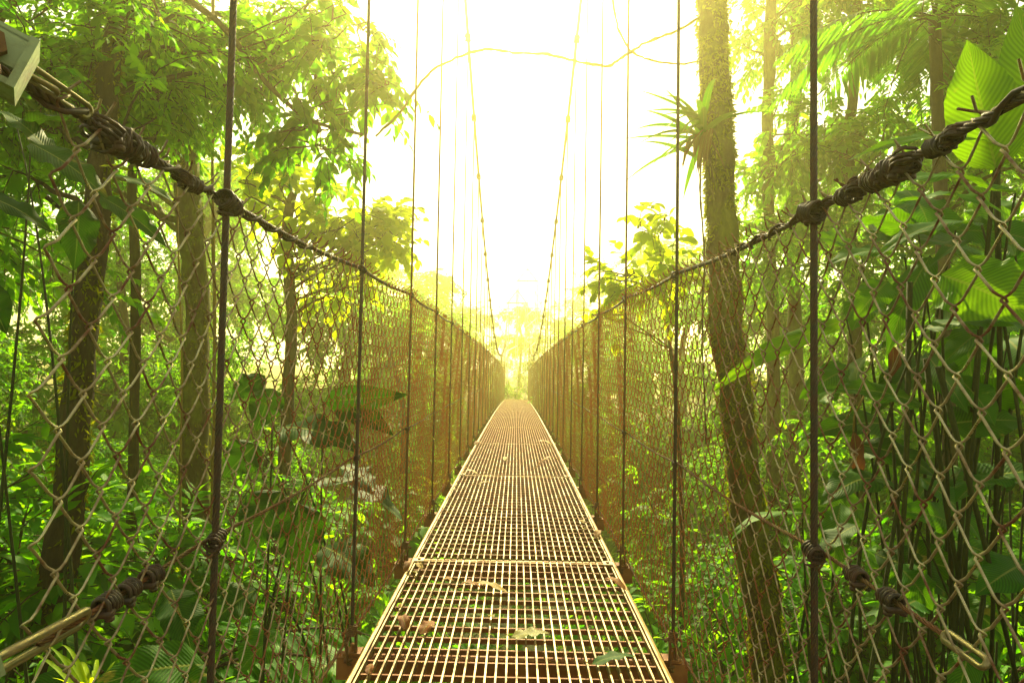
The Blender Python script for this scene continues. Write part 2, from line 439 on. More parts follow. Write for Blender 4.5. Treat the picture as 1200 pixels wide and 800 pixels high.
def frond(gl, gw, base, d, L, rng, droop=.45, nl=34, ll=.22, w=.1, tint=.5):
    """arching feather frond: rachis with leaflets on both sides"""
    base = np.asarray(base, float); d = nrm(d)
    u = np.linspace(0, 1, 12)
    c = base + np.outer(u * L, d) + np.outer(-droop * L * u ** 2, UP)
    gw.tube(c, np.linspace(.010, .002, 12) * max(.5, L), 4)
    us = np.linspace(.12, .99, nl)
    pos = np.stack([np.interp(us, u, c[:, i]) for i in range(3)], 1)
    t = nrm(np.stack([np.interp(us, u, np.gradient(c[:, i])) for i in range(3)], 1))
    S = nrm(np.cross(d, UP) + 1e-4)
    ln = ll * np.sin(.15 + us * 2.9) ** .7
    for sg in (-1, 1):
        ax = t * .55 + S * sg + rng.normal(0, .08, (nl, 3)); ax[:, 2] -= .25
        put_leaves(gl, pos, ax, np.tile(UP, (nl, 1)) + rng.normal(0, .2, (nl, 3)), ln * rng.uniform(.85, 1.1, nl), leaf_template(w, .2, .25), np.clip(tint + rng.normal(0, .1, nl), 0, 1))

def make_fern(name, label, cat, base, n, L, rng, lm, stemm, up=.8, droop=.5, nl=34, ll=.2, w=.1, tint=.5, trunk_h=0, group=None):
    root = thing(name, label, cat, base, group)
    gl, gw = Geo(), Geo(); b = np.array([0, 0, trunk_h], float)
    if trunk_h: gw.tube([(0, 0, -.3), (.02, 0, trunk_h * .5), (0, 0, trunk_h)], [.06, .05, .045], 8)
    for k in range(n):
        a = 2 * math.pi * k / n + rng.normal(0, .25)
        frond(gl, gw, b, (math.cos(a), math.sin(a), up * rng.uniform(.6, 1.3)), L * rng.uniform(.75, 1.1), rng, droop * rng.uniform(.8, 1.25), nl, ll, w, tint + rng.normal(0, .12))
    gw.build('stem' if not trunk_h else 'trunk', stemm, root); gl.build('fronds', lm, root)
    return root
#SPLIT
# ================================================================== BRIDGE
HX = .55                                    # hangers and nets stand this far off the centre line
zd = lambda y: -.00095 * np.asarray(y, float) ** 2 * (np.asarray(y) > 0)
_hk = np.array([[.0, 1.262], [.6, 1.258], [1.1, 1.25], [2.1, 1.28], [3, 1.305], [5, 1.305], [10, 1.275], [32, 1.27]])
D0, DS = 1.11, .97
zt = lambda y: zd(y) + np.interp(y, _hk[:, 0], _hk[:, 1]) - .012 * np.abs(np.sin(math.pi * (np.asarray(y) - D0) / DS)) * (np.asarray(y) > 1.1)
zc = lambda y: 1.2 + .0165 * (np.asarray(y, float) - 19.5) ** 2
zm = lambda y: zd(y) + .615 - .012 * np.abs(np.sin(math.pi * (np.asarray(y) - D0) / DS))
HANG = [D0 + DS * i for i in range(29)]
ORD = 'first second third fourth fifth sixth seventh eighth ninth tenth eleventh twelfth'.split()

def coil(g, c, axis, rad, length, turns, wire, mi=0, jit=0., rng=None):
    axis = nrm(axis); x = nrm(np.cross(axis, (.3, .2, .9) if abs(axis[2]) < .8 else (1, .2, 0))); y = np.cross(axis, x)
    turns = turns * 1.9; wire = wire * .56; jit = jit * .35
    n = int(turns * 10) + 1; a = np.linspace(0, turns * 2 * math.pi, n)
    rr = rad * (1 + (jit * (rng or np.random.default_rng(3)).normal(0, 1, n) if jit else 0))
    pts = np.array(c) + np.outer(np.linspace(-.5, .5, n) * length, axis) + np.outer(np.cos(a) * rr, x) + np.outer(np.sin(a) * rr, y)
    g.tube(pts, wire, 5, mi=mi)
def ring(g, a, b, halfw, wire, side, mi=0):
    """a long closed eye from a to b"""
    a = np.array(a, float); b = np.array(b, float); t = nrm(b - a); L = np.linalg.norm(b - a); s = nrm(np.array(side) - t * (np.array(side) @ t))
    th = np.linspace(0, 2 * math.pi, 33)
    cx = np.sign(np.cos(th)) * (L / 2 - halfw) + np.cos(th) * halfw
    g.tube((a + b) / 2 + np.outer(cx, t) + np.outer(np.sin(th) * halfw, s), wire, 6, cap=False, mi=mi)
def clip(g, c, axis, size, mi=0):
    """wire rope clip: saddle, U-bolt and two nuts"""
    axis = nrm(axis); x = nrm(np.cross(axis, UP) if abs(axis[2]) < .9 else np.array([1., 0, 0])); y = np.cross(x, axis)
    c = np.array(c, float); Rm = np.stack([x, axis, y], 1)
    g.box(c - y * size * .6, (size * 1.9, size * .9, size * .5), Rm, mi)
    th = np.linspace(0, math.pi, 9)
    U = [c - y * size * 1.1 + x * size * .7] + [c + x * size * .7 * math.cos(a) + y * size * .7 * math.sin(a) for a in th] + [c - y * size * 1.1 - x * size * .7]
    g.tube(U, size * .2, 6, mi=mi)
    for s in (-1, 1): g.tube([c - y * size * .85 + x * s * size * .7, c - y * size * 1.2 + x * s * size * .7], size * .38, 6, mi=mi)
def rope_helix(g, pts, rad, pitch, strands=6, mi=0):
    """laid wire rope along a polyline"""
    pts = np.asarray(pts, float); seg = np.linalg.norm(np.diff(pts, axis=0), axis=1); s = np.concatenate([[0], np.cumsum(seg)])
    n = int(s[-1] / pitch * 8) + 2; u = np.linspace(0, s[-1], n)
    c = np.stack([np.interp(u, s, pts[:, i]) for i in range(3)], 1); t = nrm(np.gradient(c, axis=0))
    ref = np.array([0, 1., 0]) if abs(t[0][1]) < .8 else np.array([1., 0, 0])
    x = nrm(np.cross(t, ref)); y = np.cross(t, x); a = u / pitch * 2 * math.pi
    rs = rad * .42
    Pn = np.stack([c + (rad - rs) * (np.cos(a + k * 2 * math.pi / strands)[:, None] * x + np.sin(a + k * 2 * math.pi / strands)[:, None] * y) for k in range(strands)])
    g.tubes(Pn, rs, 5, ref=ref, mi=mi)

# ---------------------------------------------------------------- deck panels of steel grating
PL = 2.3; Y0 = -1.65
def grating_proto():
    root = thing('grating_panel', 'x', 'deck panel')
    L = PL - .012
    g = Geo()
    for k in range(30):
        x = -.4675 + k * (.935 / 29)
        g.box((x, L / 2, -.011), (.0052, L - .02, .022))
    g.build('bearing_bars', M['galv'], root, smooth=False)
    g = Geo()
    n = int(L / .082)
    for k in range(n):
        y = .03 + k * (L - .06) / (n - 1)
        g.box((0, y, -.0225), (.95, .007, .017))
    g.build('cross_bars', M['rust'], root, smooth=False)
    g = Geo()
    for s in (-1, 1):
        g.box((s * .479, L / 2, -.022), (.007, L, .05))
        g.box((s * .4955, L / 2, -.046), (.024, L, .006))
        g.tube([(s * .4985, 0, -.032), (s * .4985, L, -.032)], .0085, 6)
    g.box((0, .004, -.021), (.95, .005, .026)); g.box((0, L - .004, -.021), (.95, .005, .026))
    g.build('frame', M['edge'], root, smooth=False)
    for s in (-1, 1):
        g = Geo(); g.box((s * .452, L - .03, .0045), (.046, .05, .006)); g.tube([(s * .452, L - .03, .007), (s * .452, L - .03, .015)], .008, 6)
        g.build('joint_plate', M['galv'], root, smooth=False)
    return root
npan = 14
panel0 = grating_proto()
for i in range(npan):
    y0 = Y0 + i * PL; y1 = y0 + PL
    z0, z1 = float(zd(y0)), float(zd(y1))
    p = panel0 if i == 0 else dup(panel0, (0, 0, 0), 0)
    p.location = (0, y0, z0); p.rotation_euler = (math.atan2(z1 - z0, PL), 0, 0)
    if i == 0: lb = 'panel of walkway grating under the photographer, at the near end of the bridge'
    elif i <= 5: lb = ['nearest panel of steel walkway grating, with the large fallen leaves on it', 'second panel of rusty walkway grating from the near end', 'third panel of walkway grating from the near end, with curled leaves at its right edge',
                      'fourth panel of walkway grating from the near end, starting to glare', 'fifth panel of walkway grating from the near end, glaring in the mist'][i - 1]
    else: lb = 'far panel of walkway grating, white with glare in the mist'
    p['label'] = lb; p['group'] = 'grating panels of the walkway'

# cross beams under the deck, one below each pair of hangers
g = Geo(); root = thing('cross_member', 'x', 'beam')
g.box((0, 0, 0), (1.2, .006, .075)); g.box((0, .024, .0345), (1.2, .042, .006)); g.box((0, .024, -.0345), (1.2, .042, .006))
g.build('channel', M['rust'], root, smooth=False)
for s in (-1, 1):
    g = Geo(); g.box((s * .55, .024, .045), (.06, .05, .010)); g.tube([(s * .55, .02, .04), (s * .55, .02, .075)], .009, 6)
    g.build('hanger_bracket', M['rust'], root, smooth=False)
for i, y in enumerate(HANG):
    b = root if i == 0 else dup(root, (0, 0, 0), 0)
    b.location = (0, y, float(zd(y)) - .1)
    b['label'] = ('%s rusty channel beam from the near end, crossing under the walkway grating' % ORD[i]) if i < 6 else 'far rusty channel beam crossing under the misty walkway grating'
    b['group'] = 'beams across the underside of the walkway'

# ---------------------------------------------------------------- main cables
for s, w in ((-1, 'left'), (1, 'right')):
    t = thing('suspension_cable', 'steel main cable of the bridge sweeping down along the %s row of hanger ropes' % w, 'cable', (s * HX, 7, zc(7)), 'main cables of the bridge')
    ys = np.linspace(-2, 30, 90); g = Geo()
    pts = np.stack([np.full(90, s * HX), ys, zc(ys)], 1)
    rope_helix(g, pts, .017, .16, 5)
    o = g.build('rope', M['rope'], t); o.data.transform(Matrix.Translation(-t.location))

# ---------------------------------------------------------------- hangers
rng = np.random.default_rng(5)
for s, w in ((-1, 'left'), (1, 'right')):
    for i, y in enumerate(HANG):
        zb = float(zd(y)); top = float(zc(y)) - .012
        near = i < 3
        if i < 12: lb = '%s hanger rope from the near end on the %s side of the bridge' % (ORD[i], w)
        else: lb = 'far thin hanger rope fading into the mist on the %s side' % w
        t = thing('hanger_rope', lb, 'hanger rope', (s * HX, y, zb), 'hanger ropes on the %s side' % w)
        lean = .004 * rng.normal()
        g = Geo(); line = np.array([(0, 0, .03), (lean * .5, 0, 1.2), (0, 0, top - zb)])
        if near: rope_helix(g, line, .0068 if i == 0 else .0062, .075, 6)
        else: g.tube(np.array([line[0], line[0] * .6 + line[1] * .4, line[1], line[2]]), .0082 if i > 5 else .0068, 6)
        g.build('rope', M['darkrope'] if i < 2 else M['rope'], t)
        g = Geo()      # knot of wrapped rope and shackle down to the beam
        coil(g, (0, 0, .028), (.25, .3, 1), .013, .035, 3.2 if i < 8 else 1.6, .0062, jit=.12, rng=rng)
        g.tube([(-.03, -.012, .02), (0, .014, .026), (.032, .01, .012)], .006, 5)
        g.build('knot', M['rope'], t)
        g = Geo(); ring(g, (0, 0, .03), (0, 0, -.085), .016, .0055, (.8, .6, 0)); g.tube([(-.02, -.012, -.07), (.02, .012, -.07)], .007, 6)
        g.build('shackle', M['rope'], t)
        if i < 12:
            g = Geo(); h = float(zt(y)) - zb; kq = 1. if i == 0 else .62
            coil(g, (-s * .004, 0, h - .008), (0, 1, .2 * s), .017 * kq, .05 * kq, 3.5, .0055 * kq, jit=.2, rng=rng)
            coil(g, (0, 0, h - .018), (.3, 0, 1), .012 * kq, .03, 2, .005 * kq, jit=.2, rng=rng)
            g.build('upper_tie', M['darkrope'], t)
        if i < 3:
            g = Geo(); h = float(zm(y)) - zb
            coil(g, (0, 0, h), (0, 1, .3), .014 * kq, .035 * kq, 2.6, .0045 * kq, jit=.2, rng=rng)
            coil(g, (0, 0, h - .012), (.3, 0, 1), .011 * kq, .03, 2, .004 * kq, jit=.2, rng=rng)
            g.build('middle_tie', M['darkrope'], t)
        if y > 4.5:
            for dz in (.03, .17):
                g = Geo(); yy = y + .03; z = float(zc(y - dz * .25)) - zb
                clip(g, (0, -dz * .3, float(zc(y - dz * .3)) - zb), (0, 1, float(zc(y + .5) - zc(y - .5))), .030)
                g.build('clamp', M['rope'], t, smooth=False)

# ---------------------------------------------------------------- chain-link nets
def warp(y, z, s, seed):
    return (.010 * np.sin(y * 2.1 + seed) * np.sin(z * 2.4 + .4) + .007 * np.sin(y * 5.3 + z * 3.1 + seed * 2)
            + .004 * np.sin(y * 13 - z * 9 + seed) + .014 * np.sin(math.pi * np.clip(z / 1.25, 0, 1)))
def make_net(s, y_start, y_end, seed, parent):
    rng = np.random.default_rng(seed); p = .035; nh = 29
    g = Geo(); k_all = np.arange(int((y_end - y_start) / p))
    yk = y_start + p / 2 + k_all * p; yk = yk + .10 * np.clip(1 - (yk - .6) / 1.2, 0, 1) ** 2 * (yk - y_start)
    for lo, hi, npt, sides, rad in ((0, 4, 5, 6, .0018), (4, 12, 3, 4, .0020), (12, 40, 1, 3, .0022)):
        sel = (yk >= lo) & (yk < hi); K = sel.sum()
        if not K: continue
        y0 = yk[sel]; par = np.where(k_all[sel] % 2 == 0, 1., -1.)
        j = np.arange(nh + 1); sg = np.where(j % 2 == 0, 1., -1.)[None] * par[:, None]      # which side the corner lies on
        zz = np.broadcast_to(j / nh, sg.shape)
        if npt >= 3:
            # flattened spiral: a leg rising away from the camera runs in front, the next one behind
            t_off = .0055
            ycorn = y0[:, None] + sg * (p / 2 + .003)
            if npt == 5:
                Y = np.stack([ycorn - sg * .0095, ycorn - sg * .0030, ycorn, ycorn - sg * .0030, ycorn - sg * .0095], -1)
                dz = np.array([-.0085, -.0035, 0, .0035, .0085]) / 1.25
                Nn = np.stack([sg * t_off, sg * t_off * .9, sg * 0, -sg * t_off * .9, -sg * t_off], -1)
            else:
                Y = np.stack([ycorn - sg * .007, ycorn, ycorn - sg * .007], -1)
                dz = np.array([-.006, 0, .006]) / 1.25
                Nn = np.stack([sg * t_off, sg * 0, -sg * t_off], -1)
            Z = zz[..., None] + dz
            Y = Y.reshape(K, -1); Z = Z.reshape(K, -1); Nn = Nn.reshape(K, -1)
        else:
            Y = y0[:, None] + sg * (p / 2); Z = zz.copy(); Nn = np.zeros_like(Y)
        # barbs: ends wrapped over the top cable
        e = rng.uniform(.6, 1.5, (K, 1)); dy = rng.normal(0, .006, (K, 1))
        Y = np.concatenate([Y, Y[:, -1:] - .004, Y[:, -1:] + dy, Y[:, -1:] + dy * 2.2], 1)
        Z = np.concatenate([Z, np.full((K, 1), 1.007), np.full((K, 1), 1.014), 1.012 + .012 * e], 1)
        Nn = np.concatenate([Nn, np.full((K, 1), -.009), np.full((K, 1), .004), rng.normal(.012, .005, (K, 1))], 1)
        zb_, zt_ = zd(Y) - .015 + .012 * np.sin(Y * 3.2 + seed), zt(Y)
        W = zb_ + (zt_ - zb_) * Z
        hrel = W - zd(Y)
        Yw = Y + .006 * np.sin(hrel * 7 + Y * 4 + seed) * np.minimum(1, hrel * 4) + .004 * np.sin(hrel * 19 + Y * 9)
        W = W + .004 * np.sin(Y * 11 + hrel * 5 + seed) * np.sin(math.pi * np.clip(Z, 0, 1))
        X = s * (HX + .009 + warp(Y, hrel, s, seed) - Nn)
        g.tubes(np.stack([X, Yw, W], -1), rad, sides, ref=(0, 1, 0))
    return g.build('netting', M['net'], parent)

def rope_line(x, ys, zf):
    return np.stack([np.full(len(ys), x), ys, zf(ys)], 1)
for s, w, ys0 in ((-1, 'left', .70), (1, 'right', .655)):
    t = thing('chain_link_net', 'rusty chain-link safety net along the %s side of the walkway' % w, 'safety net', (0, 0, 0), 'safety nets of the bridge')
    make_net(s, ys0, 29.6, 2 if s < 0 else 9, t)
    # top cable
    g = Geo(); ya = .60 if s < 0 else .45
    rope_helix(g, rope_line(s * (HX + .012), np.linspace(ya, 4, 40), zt), .0068, .06, 4)
    # a second line wound round the first near the end
    u = np.linspace(ya + .05, 1.6, 60); a = u * 60
    g.tube(np.stack([s * (HX + .012) + .010 * np.cos(a), u, zt(u) + .010 * np.sin(a)], 1), .0042, 5)
    g.tube(rope_line(s * (HX + .012), np.linspace(4, 29.6, 80), zt), .0065, 5)
    top = g.build('top_cable', M['darkrope'], t)
    rg = np.random.default_rng(12)
    for k, (yy, big) in enumerate(((.80, 1.5), (.845, 1.2), (.99, .9)) if s < 0 else ((.78, .8), (.875, 1.35), (.915, 1.1), (1.0, 1.0))):
        g = Geo(); c = (s * (HX + .012), yy, float(zt(yy)))
        clip(g, c, (0, 1, 0), .014 * big); coil(g, np.array(c) + (0, .02, -.004), (.1, 1, .1), .014 * big, .035 * big, 3, .005, jit=.25, rng=rg)
        coil(g, np.array(c) + (0, -.01, 0), (.4, .3, 1), .014 * big, .02 * big, 2.3, .0045, jit=.25, rng=rg)
        g.build('rope_clip', M['darkrope'], top)
    # middle cable
    g = Geo(); ya = .72 if s < 0 else .80
    rope_helix(g, rope_line(s * (HX + .016), np.linspace(ya, 3, 30), zm), .0042, .05, 4)
    g.tube(rope_line(s * (HX + .016), np.linspace(3, 29.6, 80), zm), .0035, 5)
    midc = g.build('middle_cable', M['rope'], t)
    for k, yy in enumerate((.83, .875, .93) if s < 0 else (.90, .99)):
        g = Geo(); c = (s * (HX + .016), yy, float(zm(yy)))
        clip(g, c, (0, 1, .1), .016); coil(g, np.array(c) + (0, .015, 0), (0, 1, .1), .013, .025, 2.4, .005, jit=.2, rng=rg)
        g.build('rope_clip', M['darkrope'], midc)
    g = Geo(); x = s * (HX + .016)
    if s < 0: ring(g, (x + .01, .63, float(zm(.63)) + .012), (x, .80, float(zm(.8))), .012, .0056, (0.5, 0, 1))
    else: ring(g, (x - .004, .725, float(zm(.725)) - .0), (x, .80, float(zm(.8))), .0065, .0042, (0.6, 0, 1))
    g.build('thimble', M['shiny'], midc)
    if s < 0:
        g = Geo(); x = s * (HX + .012)
        ring(g, (x + .006, .655, float(zt(.655)) + .012), (x + .006, .755, float(zt(.755)) + .006), .008, .0036, (.3, 0, 1))
        ring(g, (x - .004, .63, float(zt(.63)) + .004), (x + .002, .70, float(zt(.70)) + .004), .010, .0036, (1, 0, .4))
        g.build('link', M['shiny'], top)
    # bottom cable
    g = Geo(); g.tube(rope_line(s * (HX + .012), np.linspace(.5, 29.6, 90), lambda y: zd(y) - .004 + .012 * np.sin(np.asarray(y) * 3.2 + (2 if s < 0 else 9))), .005, 5)
    g.build('bottom_cable', M['rope'], t)

# ---------------------------------------------------------------- anchor post at the near left end
t = thing('anchor_post', 'pale green painted steel anchor post with brackets at the near end of the left net', 'post', (-.70, .42, -.4))
L = np.array(t.location)
g = Geo(); g.beam((0, 0, -.1), (0, 0, 2.1), .08, .08); g.box((0, 0, -.08), (.2, .2, .02)); g.build('upright', M['paint'], t, smooth=False)
def bracket(a, b, h):
    a = np.array(a) - L; b = np.array(b) - L; g = Geo(); tt = nrm(b - a); x = nrm(np.cross(tt, UP)); y = np.cross(x, tt)
    g.beam(a + y * h / 2, b + y * h / 2, .05, .006); g.beam(a - y * h / 2, b - y * h / 2, .05, .006); g.beam(a + x * .022 + y * h * .14, b + x * .022 + y * h * .14, .006, h * .68)
    g.box(b - tt * .002, (.056, .007, h + .008), np.stack([x, tt, y], 1))
    o = g.build('bracket', M['paint'], t, smooth=False)
    g = Geo(); c = b - tt * .03
    g.tube([c - x * .04, c + x * .04], .009, 8); g.tube([c + x * .028, c + x * .037], .016, 6); g.build('pin', M['rope'], o, smooth=False)
bracket(L + (0, 0, 1.72), P(30, 86, .60), .048)
bracket(L + (0, 0, 1.0), P(-8, 748, .60), .05)

# ---------------------------------------------------------------- lattice tower at the far end
TY = 30.2; tb = float(zd(TY))
t = thing('lattice_tower', 'white steel lattice gate tower with gabled tops, hazy at the far end of the bridge', 'tower', (0, TY, tb))
def frame(x0, x1, y, zcr, zap, legw, name):
    g = Geo()
    for x in (x0, x1):
        for dx in (-.05, .05): g.beam((x + dx, y, -.3), (x + dx, y, zcr), .035, .035)
        n = int(zcr / .25)
        for k in range(n): g.beam((x - .05 * (-1) ** k, y, k * .25), (x + .05 * (-1) ** k, y, (k + 1) * .25), .02, .02)
    o = g.build(name + '_legs', M['white'], t, smooth=False)
    g = Geo(); m = (x0 + x1) / 2
    g.beam((x0 - .08, y, zcr), (x1 + .08, y, zcr), .05, .07); g.beam((x0, y, zcr), (m, y, zap), .045, .05); g.beam((x1, y, zcr), (m, y, zap), .045, .05); g.beam((m, y, zcr), (m, y, zap), .03, .03)
    g.build(name + '_gable', M['white'], t, smooth=False)
frame(-.50, .44, 0, 4.85, 5.5, .05, 'front')
frame(-.02, .98, .9, 6.1, 6.75, .05, 'rear')
g = Geo()
for k in range(8):
    z = 1.2 + k * .6
    g.beam((.44, 0, z), (.98, .9, z + .55), .022, .022); g.beam((.44, 0, z + .6), (.98, .9, z), .022, .022)
    if k % 2 == 0: g.beam((-.5, 0, z), (-.02, .9, z + .3), .022, .022)
g.build('bracing', M['white'], t, smooth=False)

# ---------------------------------------------------------------- fallen leaves on the deck
def fallen(px, py, L, ang, w, tint, m, label, curl=.2, group='fallen leaves on the walkway', seed=1):
    k = (py - 425.) / F; d = .95 / k
    for _ in range(20): d = (.95 - float(zd(d)) - .01) / k
    x = (px - 606 + (py - 425) * .0175) / F * d
    z = float(zd(d)) + .006
    rg = np.random.default_rng(seed)
    t = thing('fallen_leaf', label, 'leaf', (x, d, z), group)
    g = Geo(); dv = np.array([math.cos(ang), math.sin(ang), 0]) * L / 2
    big_leaf(g, -dv, dv + (0, 0, .008), L * w, (0, 0, 1), curl, .35, tint, rg, 14, 7)
    V = g.V[0]; V[:, 2] -= V[:, 2].min()
    g.build('blade', m, t)
    g = Geo(); g.tube([-dv * 1.35 + (0, 0, .012), -dv * 1.15 + (0, 0, .006), -dv], .0016, 4); g.build('stalk', M['vine'], t)
FA, DR = M['fallen'], M['brownleaf']
for a in [(574, 686, .17, R(160), .24, .62, FA, 'long yellow brown curled leaf lying mid walkway', .12),
          (552, 684, .09, R(190), .5, .3, DR, 'dark brown dead leaf tucked under the long yellow leaf', .2),
          (474, 729, .085, R(120), .5, .25, DR, 'red brown folded leaf near the left edge of the walkway', .3),
          (504, 733, .085, R(60), .62, .5, DR, 'broad red brown leaf beside the folded leaf', .2),
          (622, 738, .135, R(5), .5, .12, FA, 'broad yellow green veined leaf at the middle of the walkway', .06),
          (718, 765, .15, R(12), .36, .0, M['big'], 'fresh green leaf lying near the right edge of the walkway', .1),
          (700, 622, .10, R(70), .4, .7, DR, 'orange brown leaf against the right edge frame', .2),
          (719, 680, .11, R(140), .4, .4, DR, 'brown crumpled leaf at the right edge beside the green leaf', .25),
          (480, 665, .09, R(80), .4, .2, DR, 'dark brown scrap of leaf at the left edge frame', .3),
          (552, 555, .16, R(175), .3, .8, FA, 'pale curled leaf on the third stretch of grating, left of centre', .2),
          (568, 566, .10, R(20), .4, .5, FA, 'small yellow leaf beside the pale curled leaf', .15),
          (642, 545, .30, R(35), .16, .5, DR, 'long brown curved leaf stalk near the right edge, farther on', .3),
          (638, 520, .26, R(165), .22, .9, FA, 'long pale leaf near the right edge in the glare', .2),
          (592, 538, .12, R(100), .4, .8, FA, 'small pale leaf at the middle in the glare', .2),
          (560, 520, .14, R(70), .4, .6, DR, 'small brown leaf at the left edge in the glare', .2)]:
    fallen(*a, seed=len(a[7]))
rq = np.random.default_rng(44)
for k in range(16):
    py = 470 + 320 * rq.uniform() ** 1.3; hw = (py - 425) * .5
    fallen(603 - (py - 425) * .0175 + hw * rq.choice([rq.uniform(-.9, .9), -.9, .9]), py, rq.uniform(.025, .06), rq.uniform(0, 6), rq.uniform(.35, .6), rq.uniform(0, .8), [DR, FA][k % 2],
           'small dead leaf scrap lying on the walkway grating', rq.uniform(.1, .3), 'leaf scraps on the walkway', k)
#SPLIT
# ================================================================== GROUND, SKY, AIR
def ground_z(x, y):
    x = np.asarray(x, float); y = np.asarray(y, float)
    y0_ = y; s = lambda a, b, v: np.clip((v - a) / (b - a), 0, 1) ** 2 * (3 - 2 * np.clip((v - a) / (b - a), 0, 1))
    bed = -4.6 + .35 * np.sin(x * .7 + 1) * np.cos(y * .5) + .2 * np.sin(x * 1.9 + y * 1.3)
    side = 2.6 * s(3.5, 13, np.abs(x)) + 1.5 * s(13, 60, np.abs(x))
    near = 4.1 * (1 - s(-3, 1.6, y)); far = 2.9 * s(25, 30.3, y)
    z = bed + side
    yb = y - 4.6 * s(.9, 2.6, np.abs(x))
    z = z + np.maximum(0, (-.9 - z)) * (1 - s(-3, 2.2, yb)) * (np.abs(x) < 40)
    z = z + np.maximum(0, (-2.1 - z)) * s(25.5, 30.0, y)
    return z
gx = np.concatenate([np.linspace(-110, -16, 16), np.linspace(-15, 15, 61), np.linspace(16, 110, 16)])
gy = np.concatenate([np.linspace(-60, -5, 10), np.linspace(-4, 36, 81), np.linspace(38, 130, 16)])
GX, GY = np.meshgrid(gx, gy); g = Geo()
nx = len(gx); i = np.arange(len(gy) - 1)[:, None] * nx; j = np.arange(nx - 1)[None]
g.add(np.stack([GX, GY, ground_z(GX, GY)], -1), np.stack([i + j, i + j + 1, i + nx + j + 1, i + nx + j], -1).reshape(-1, 4))
o = g.build('ground', M['soil']); o['kind'] = 'structure'

SUN_EL, SUN_AZ = R(38), R(0)
w = bpy.data.worlds.new('World'); sc.world = w; w.use_nodes = True
nt = w.node_tree; bg = nt.nodes['Background']
sky = nt.nodes.new('ShaderNodeTexSky'); sky.sky_type = 'NISHITA'; sky.sun_disc = False
sky.sun_elevation = SUN_EL; sky.sun_rotation = SUN_AZ; sky.air_density = 1.; sky.dust_density = .8; sky.ozone_density = .3
hs = nt.nodes.new('ShaderNodeHueSaturation'); hs.inputs['Saturation'].default_value = .25      # overcast mist: little blue left
nt.links.new(sky.outputs[0], hs.inputs['Color'])
mw = nt.nodes.new('ShaderNodeMix'); mw.data_type = 'RGBA'; mw.blend_type = 'MULTIPLY'; mw.inputs[0].default_value = 1; mw.inputs[7].default_value = (1, .95, .72, 1)
nt.links.new(hs.outputs[0], mw.inputs[6]); nt.links.new(mw.outputs[2], bg.inputs[0])
bg.inputs[1].default_value = .09
sl = bpy.data.lights.new('sun', 'SUN'); sl.energy = 5; sl.angle = R(.6); sl.color = (1, .86, .46)
so = bpy.data.objects.new('sun', sl); C.objects.link(so)
sdir = Vector((math.sin(SUN_AZ) * math.cos(SUN_EL), math.cos(SUN_AZ) * math.cos(SUN_EL), math.sin(SUN_EL)))
so.rotation_euler = sdir.to_track_quat('Z', 'Y').to_euler(); so.location = (0, 20, 30)

def haze(density, aniso, col):
    m = bpy.data.materials.new('haze_air'); m.use_nodes = True; nt = m.node_tree
    nt.nodes.remove(nt.nodes['Principled BSDF'])
    v = nt.nodes.new('ShaderNodeVolumePrincipled'); v.inputs['Color'].default_value = (*col, 1)
    v.inputs['Density'].default_value = density; v.inputs['Anisotropy'].default_value = aniso
    nt.links.new(v.outputs[0], nt.nodes['Material Output'].inputs['Volume'])
    g = Geo(); g.box((0, 35, 3.5), (230, 200, 19)); o = g.build('haze', m, smooth=False); o['kind'] = 'stuff'
    return o
haze(.0098, .83, (1., .94, .4))

# ================================================================== VEGETATION
rng = np.random.default_rng(21)
def G(x, y, dz=0): return np.array([x, y, float(ground_z(x, y)) + dz])
def Pg(px, d):
    """ground point below the photo column px at depth d"""
    p = P(px, 425, d); return G(p[0], p[1])

# ---- right: mossy trunk behind the net, with a bromeliad
b = Pg(884, 4.5); b[0] = P(893, 800, 4.5)[0]
tr = [b, P(893, 800, 4.5), P(868, 520, 4.5), P(852, 270, 4.5), P(845, 130, 4.5), P(838, 0, 4.5), P(832, -160, 4.6), P(836, -330, 4.7)]
make_tree('mossy_tree', 'straight mossy tree trunk just outside the right net, carrying a bromeliad', 'tree', b, tr, .122, .10,
          [(P(840, -330, 5.0), (1.4, 1.0, .6), 6, 60)], 'mid', M['dark'], M['mossbark'], 3, moss=24000, moss_rng=(.1, .95), sides=16, moss_len=1.05)
bc = P(824, 150, 4.33)
t = thing('bromeliad', 'spiky strap-leaved bromeliad growing on the left face of the mossy trunk', 'epiphyte', bc)
g = Geo(); rg = np.random.default_rng(4)
for k in range(30):
    zo = rg.normal(-.03, .09); a = rg.uniform(-.45, .45) * math.pi + math.pi if k < 24 else rg.uniform(0, 6.28)
    up = rg.uniform(-.5, .8)
    if k < 4: up, a = 1.8, math.pi + rg.uniform(-.5, .5)
    strap(g, (0, rg.normal(0, .02), zo), (math.cos(a), math.sin(a) * .9, up), rg.uniform(.36, .62), rg.uniform(.045, .075), rg.uniform(.1, .5), rg.uniform(.0, .5), 12)
g.build('leaves', M['big'], t)
g = Geo()
for k in range(16):
    a = rg.uniform(0, 6.28); q = np.array([rg.normal(0, .02) + .02, rg.normal(0, .03), 0])
    g.tube([q, q + (rg.normal(0, .03), rg.normal(0, .03), -.12), q + (rg.normal(0, .05), rg.normal(0, .04), rg.uniform(-.5, -.2))], [.006, .004, .002], 4)
g.build('roots', M['twig'], t)
g = Geo(); 
for k in range(9):
    strap(g, (rg.normal(0, .03), rg.normal(0, .03) - .02, -.05), (rg.normal(0, .5) - .3, -.5, -.8), rg.uniform(.15, .3), .04, .5, rg.uniform(0, .8), 8)
g.build('dead_leaves', M['dry'], t)

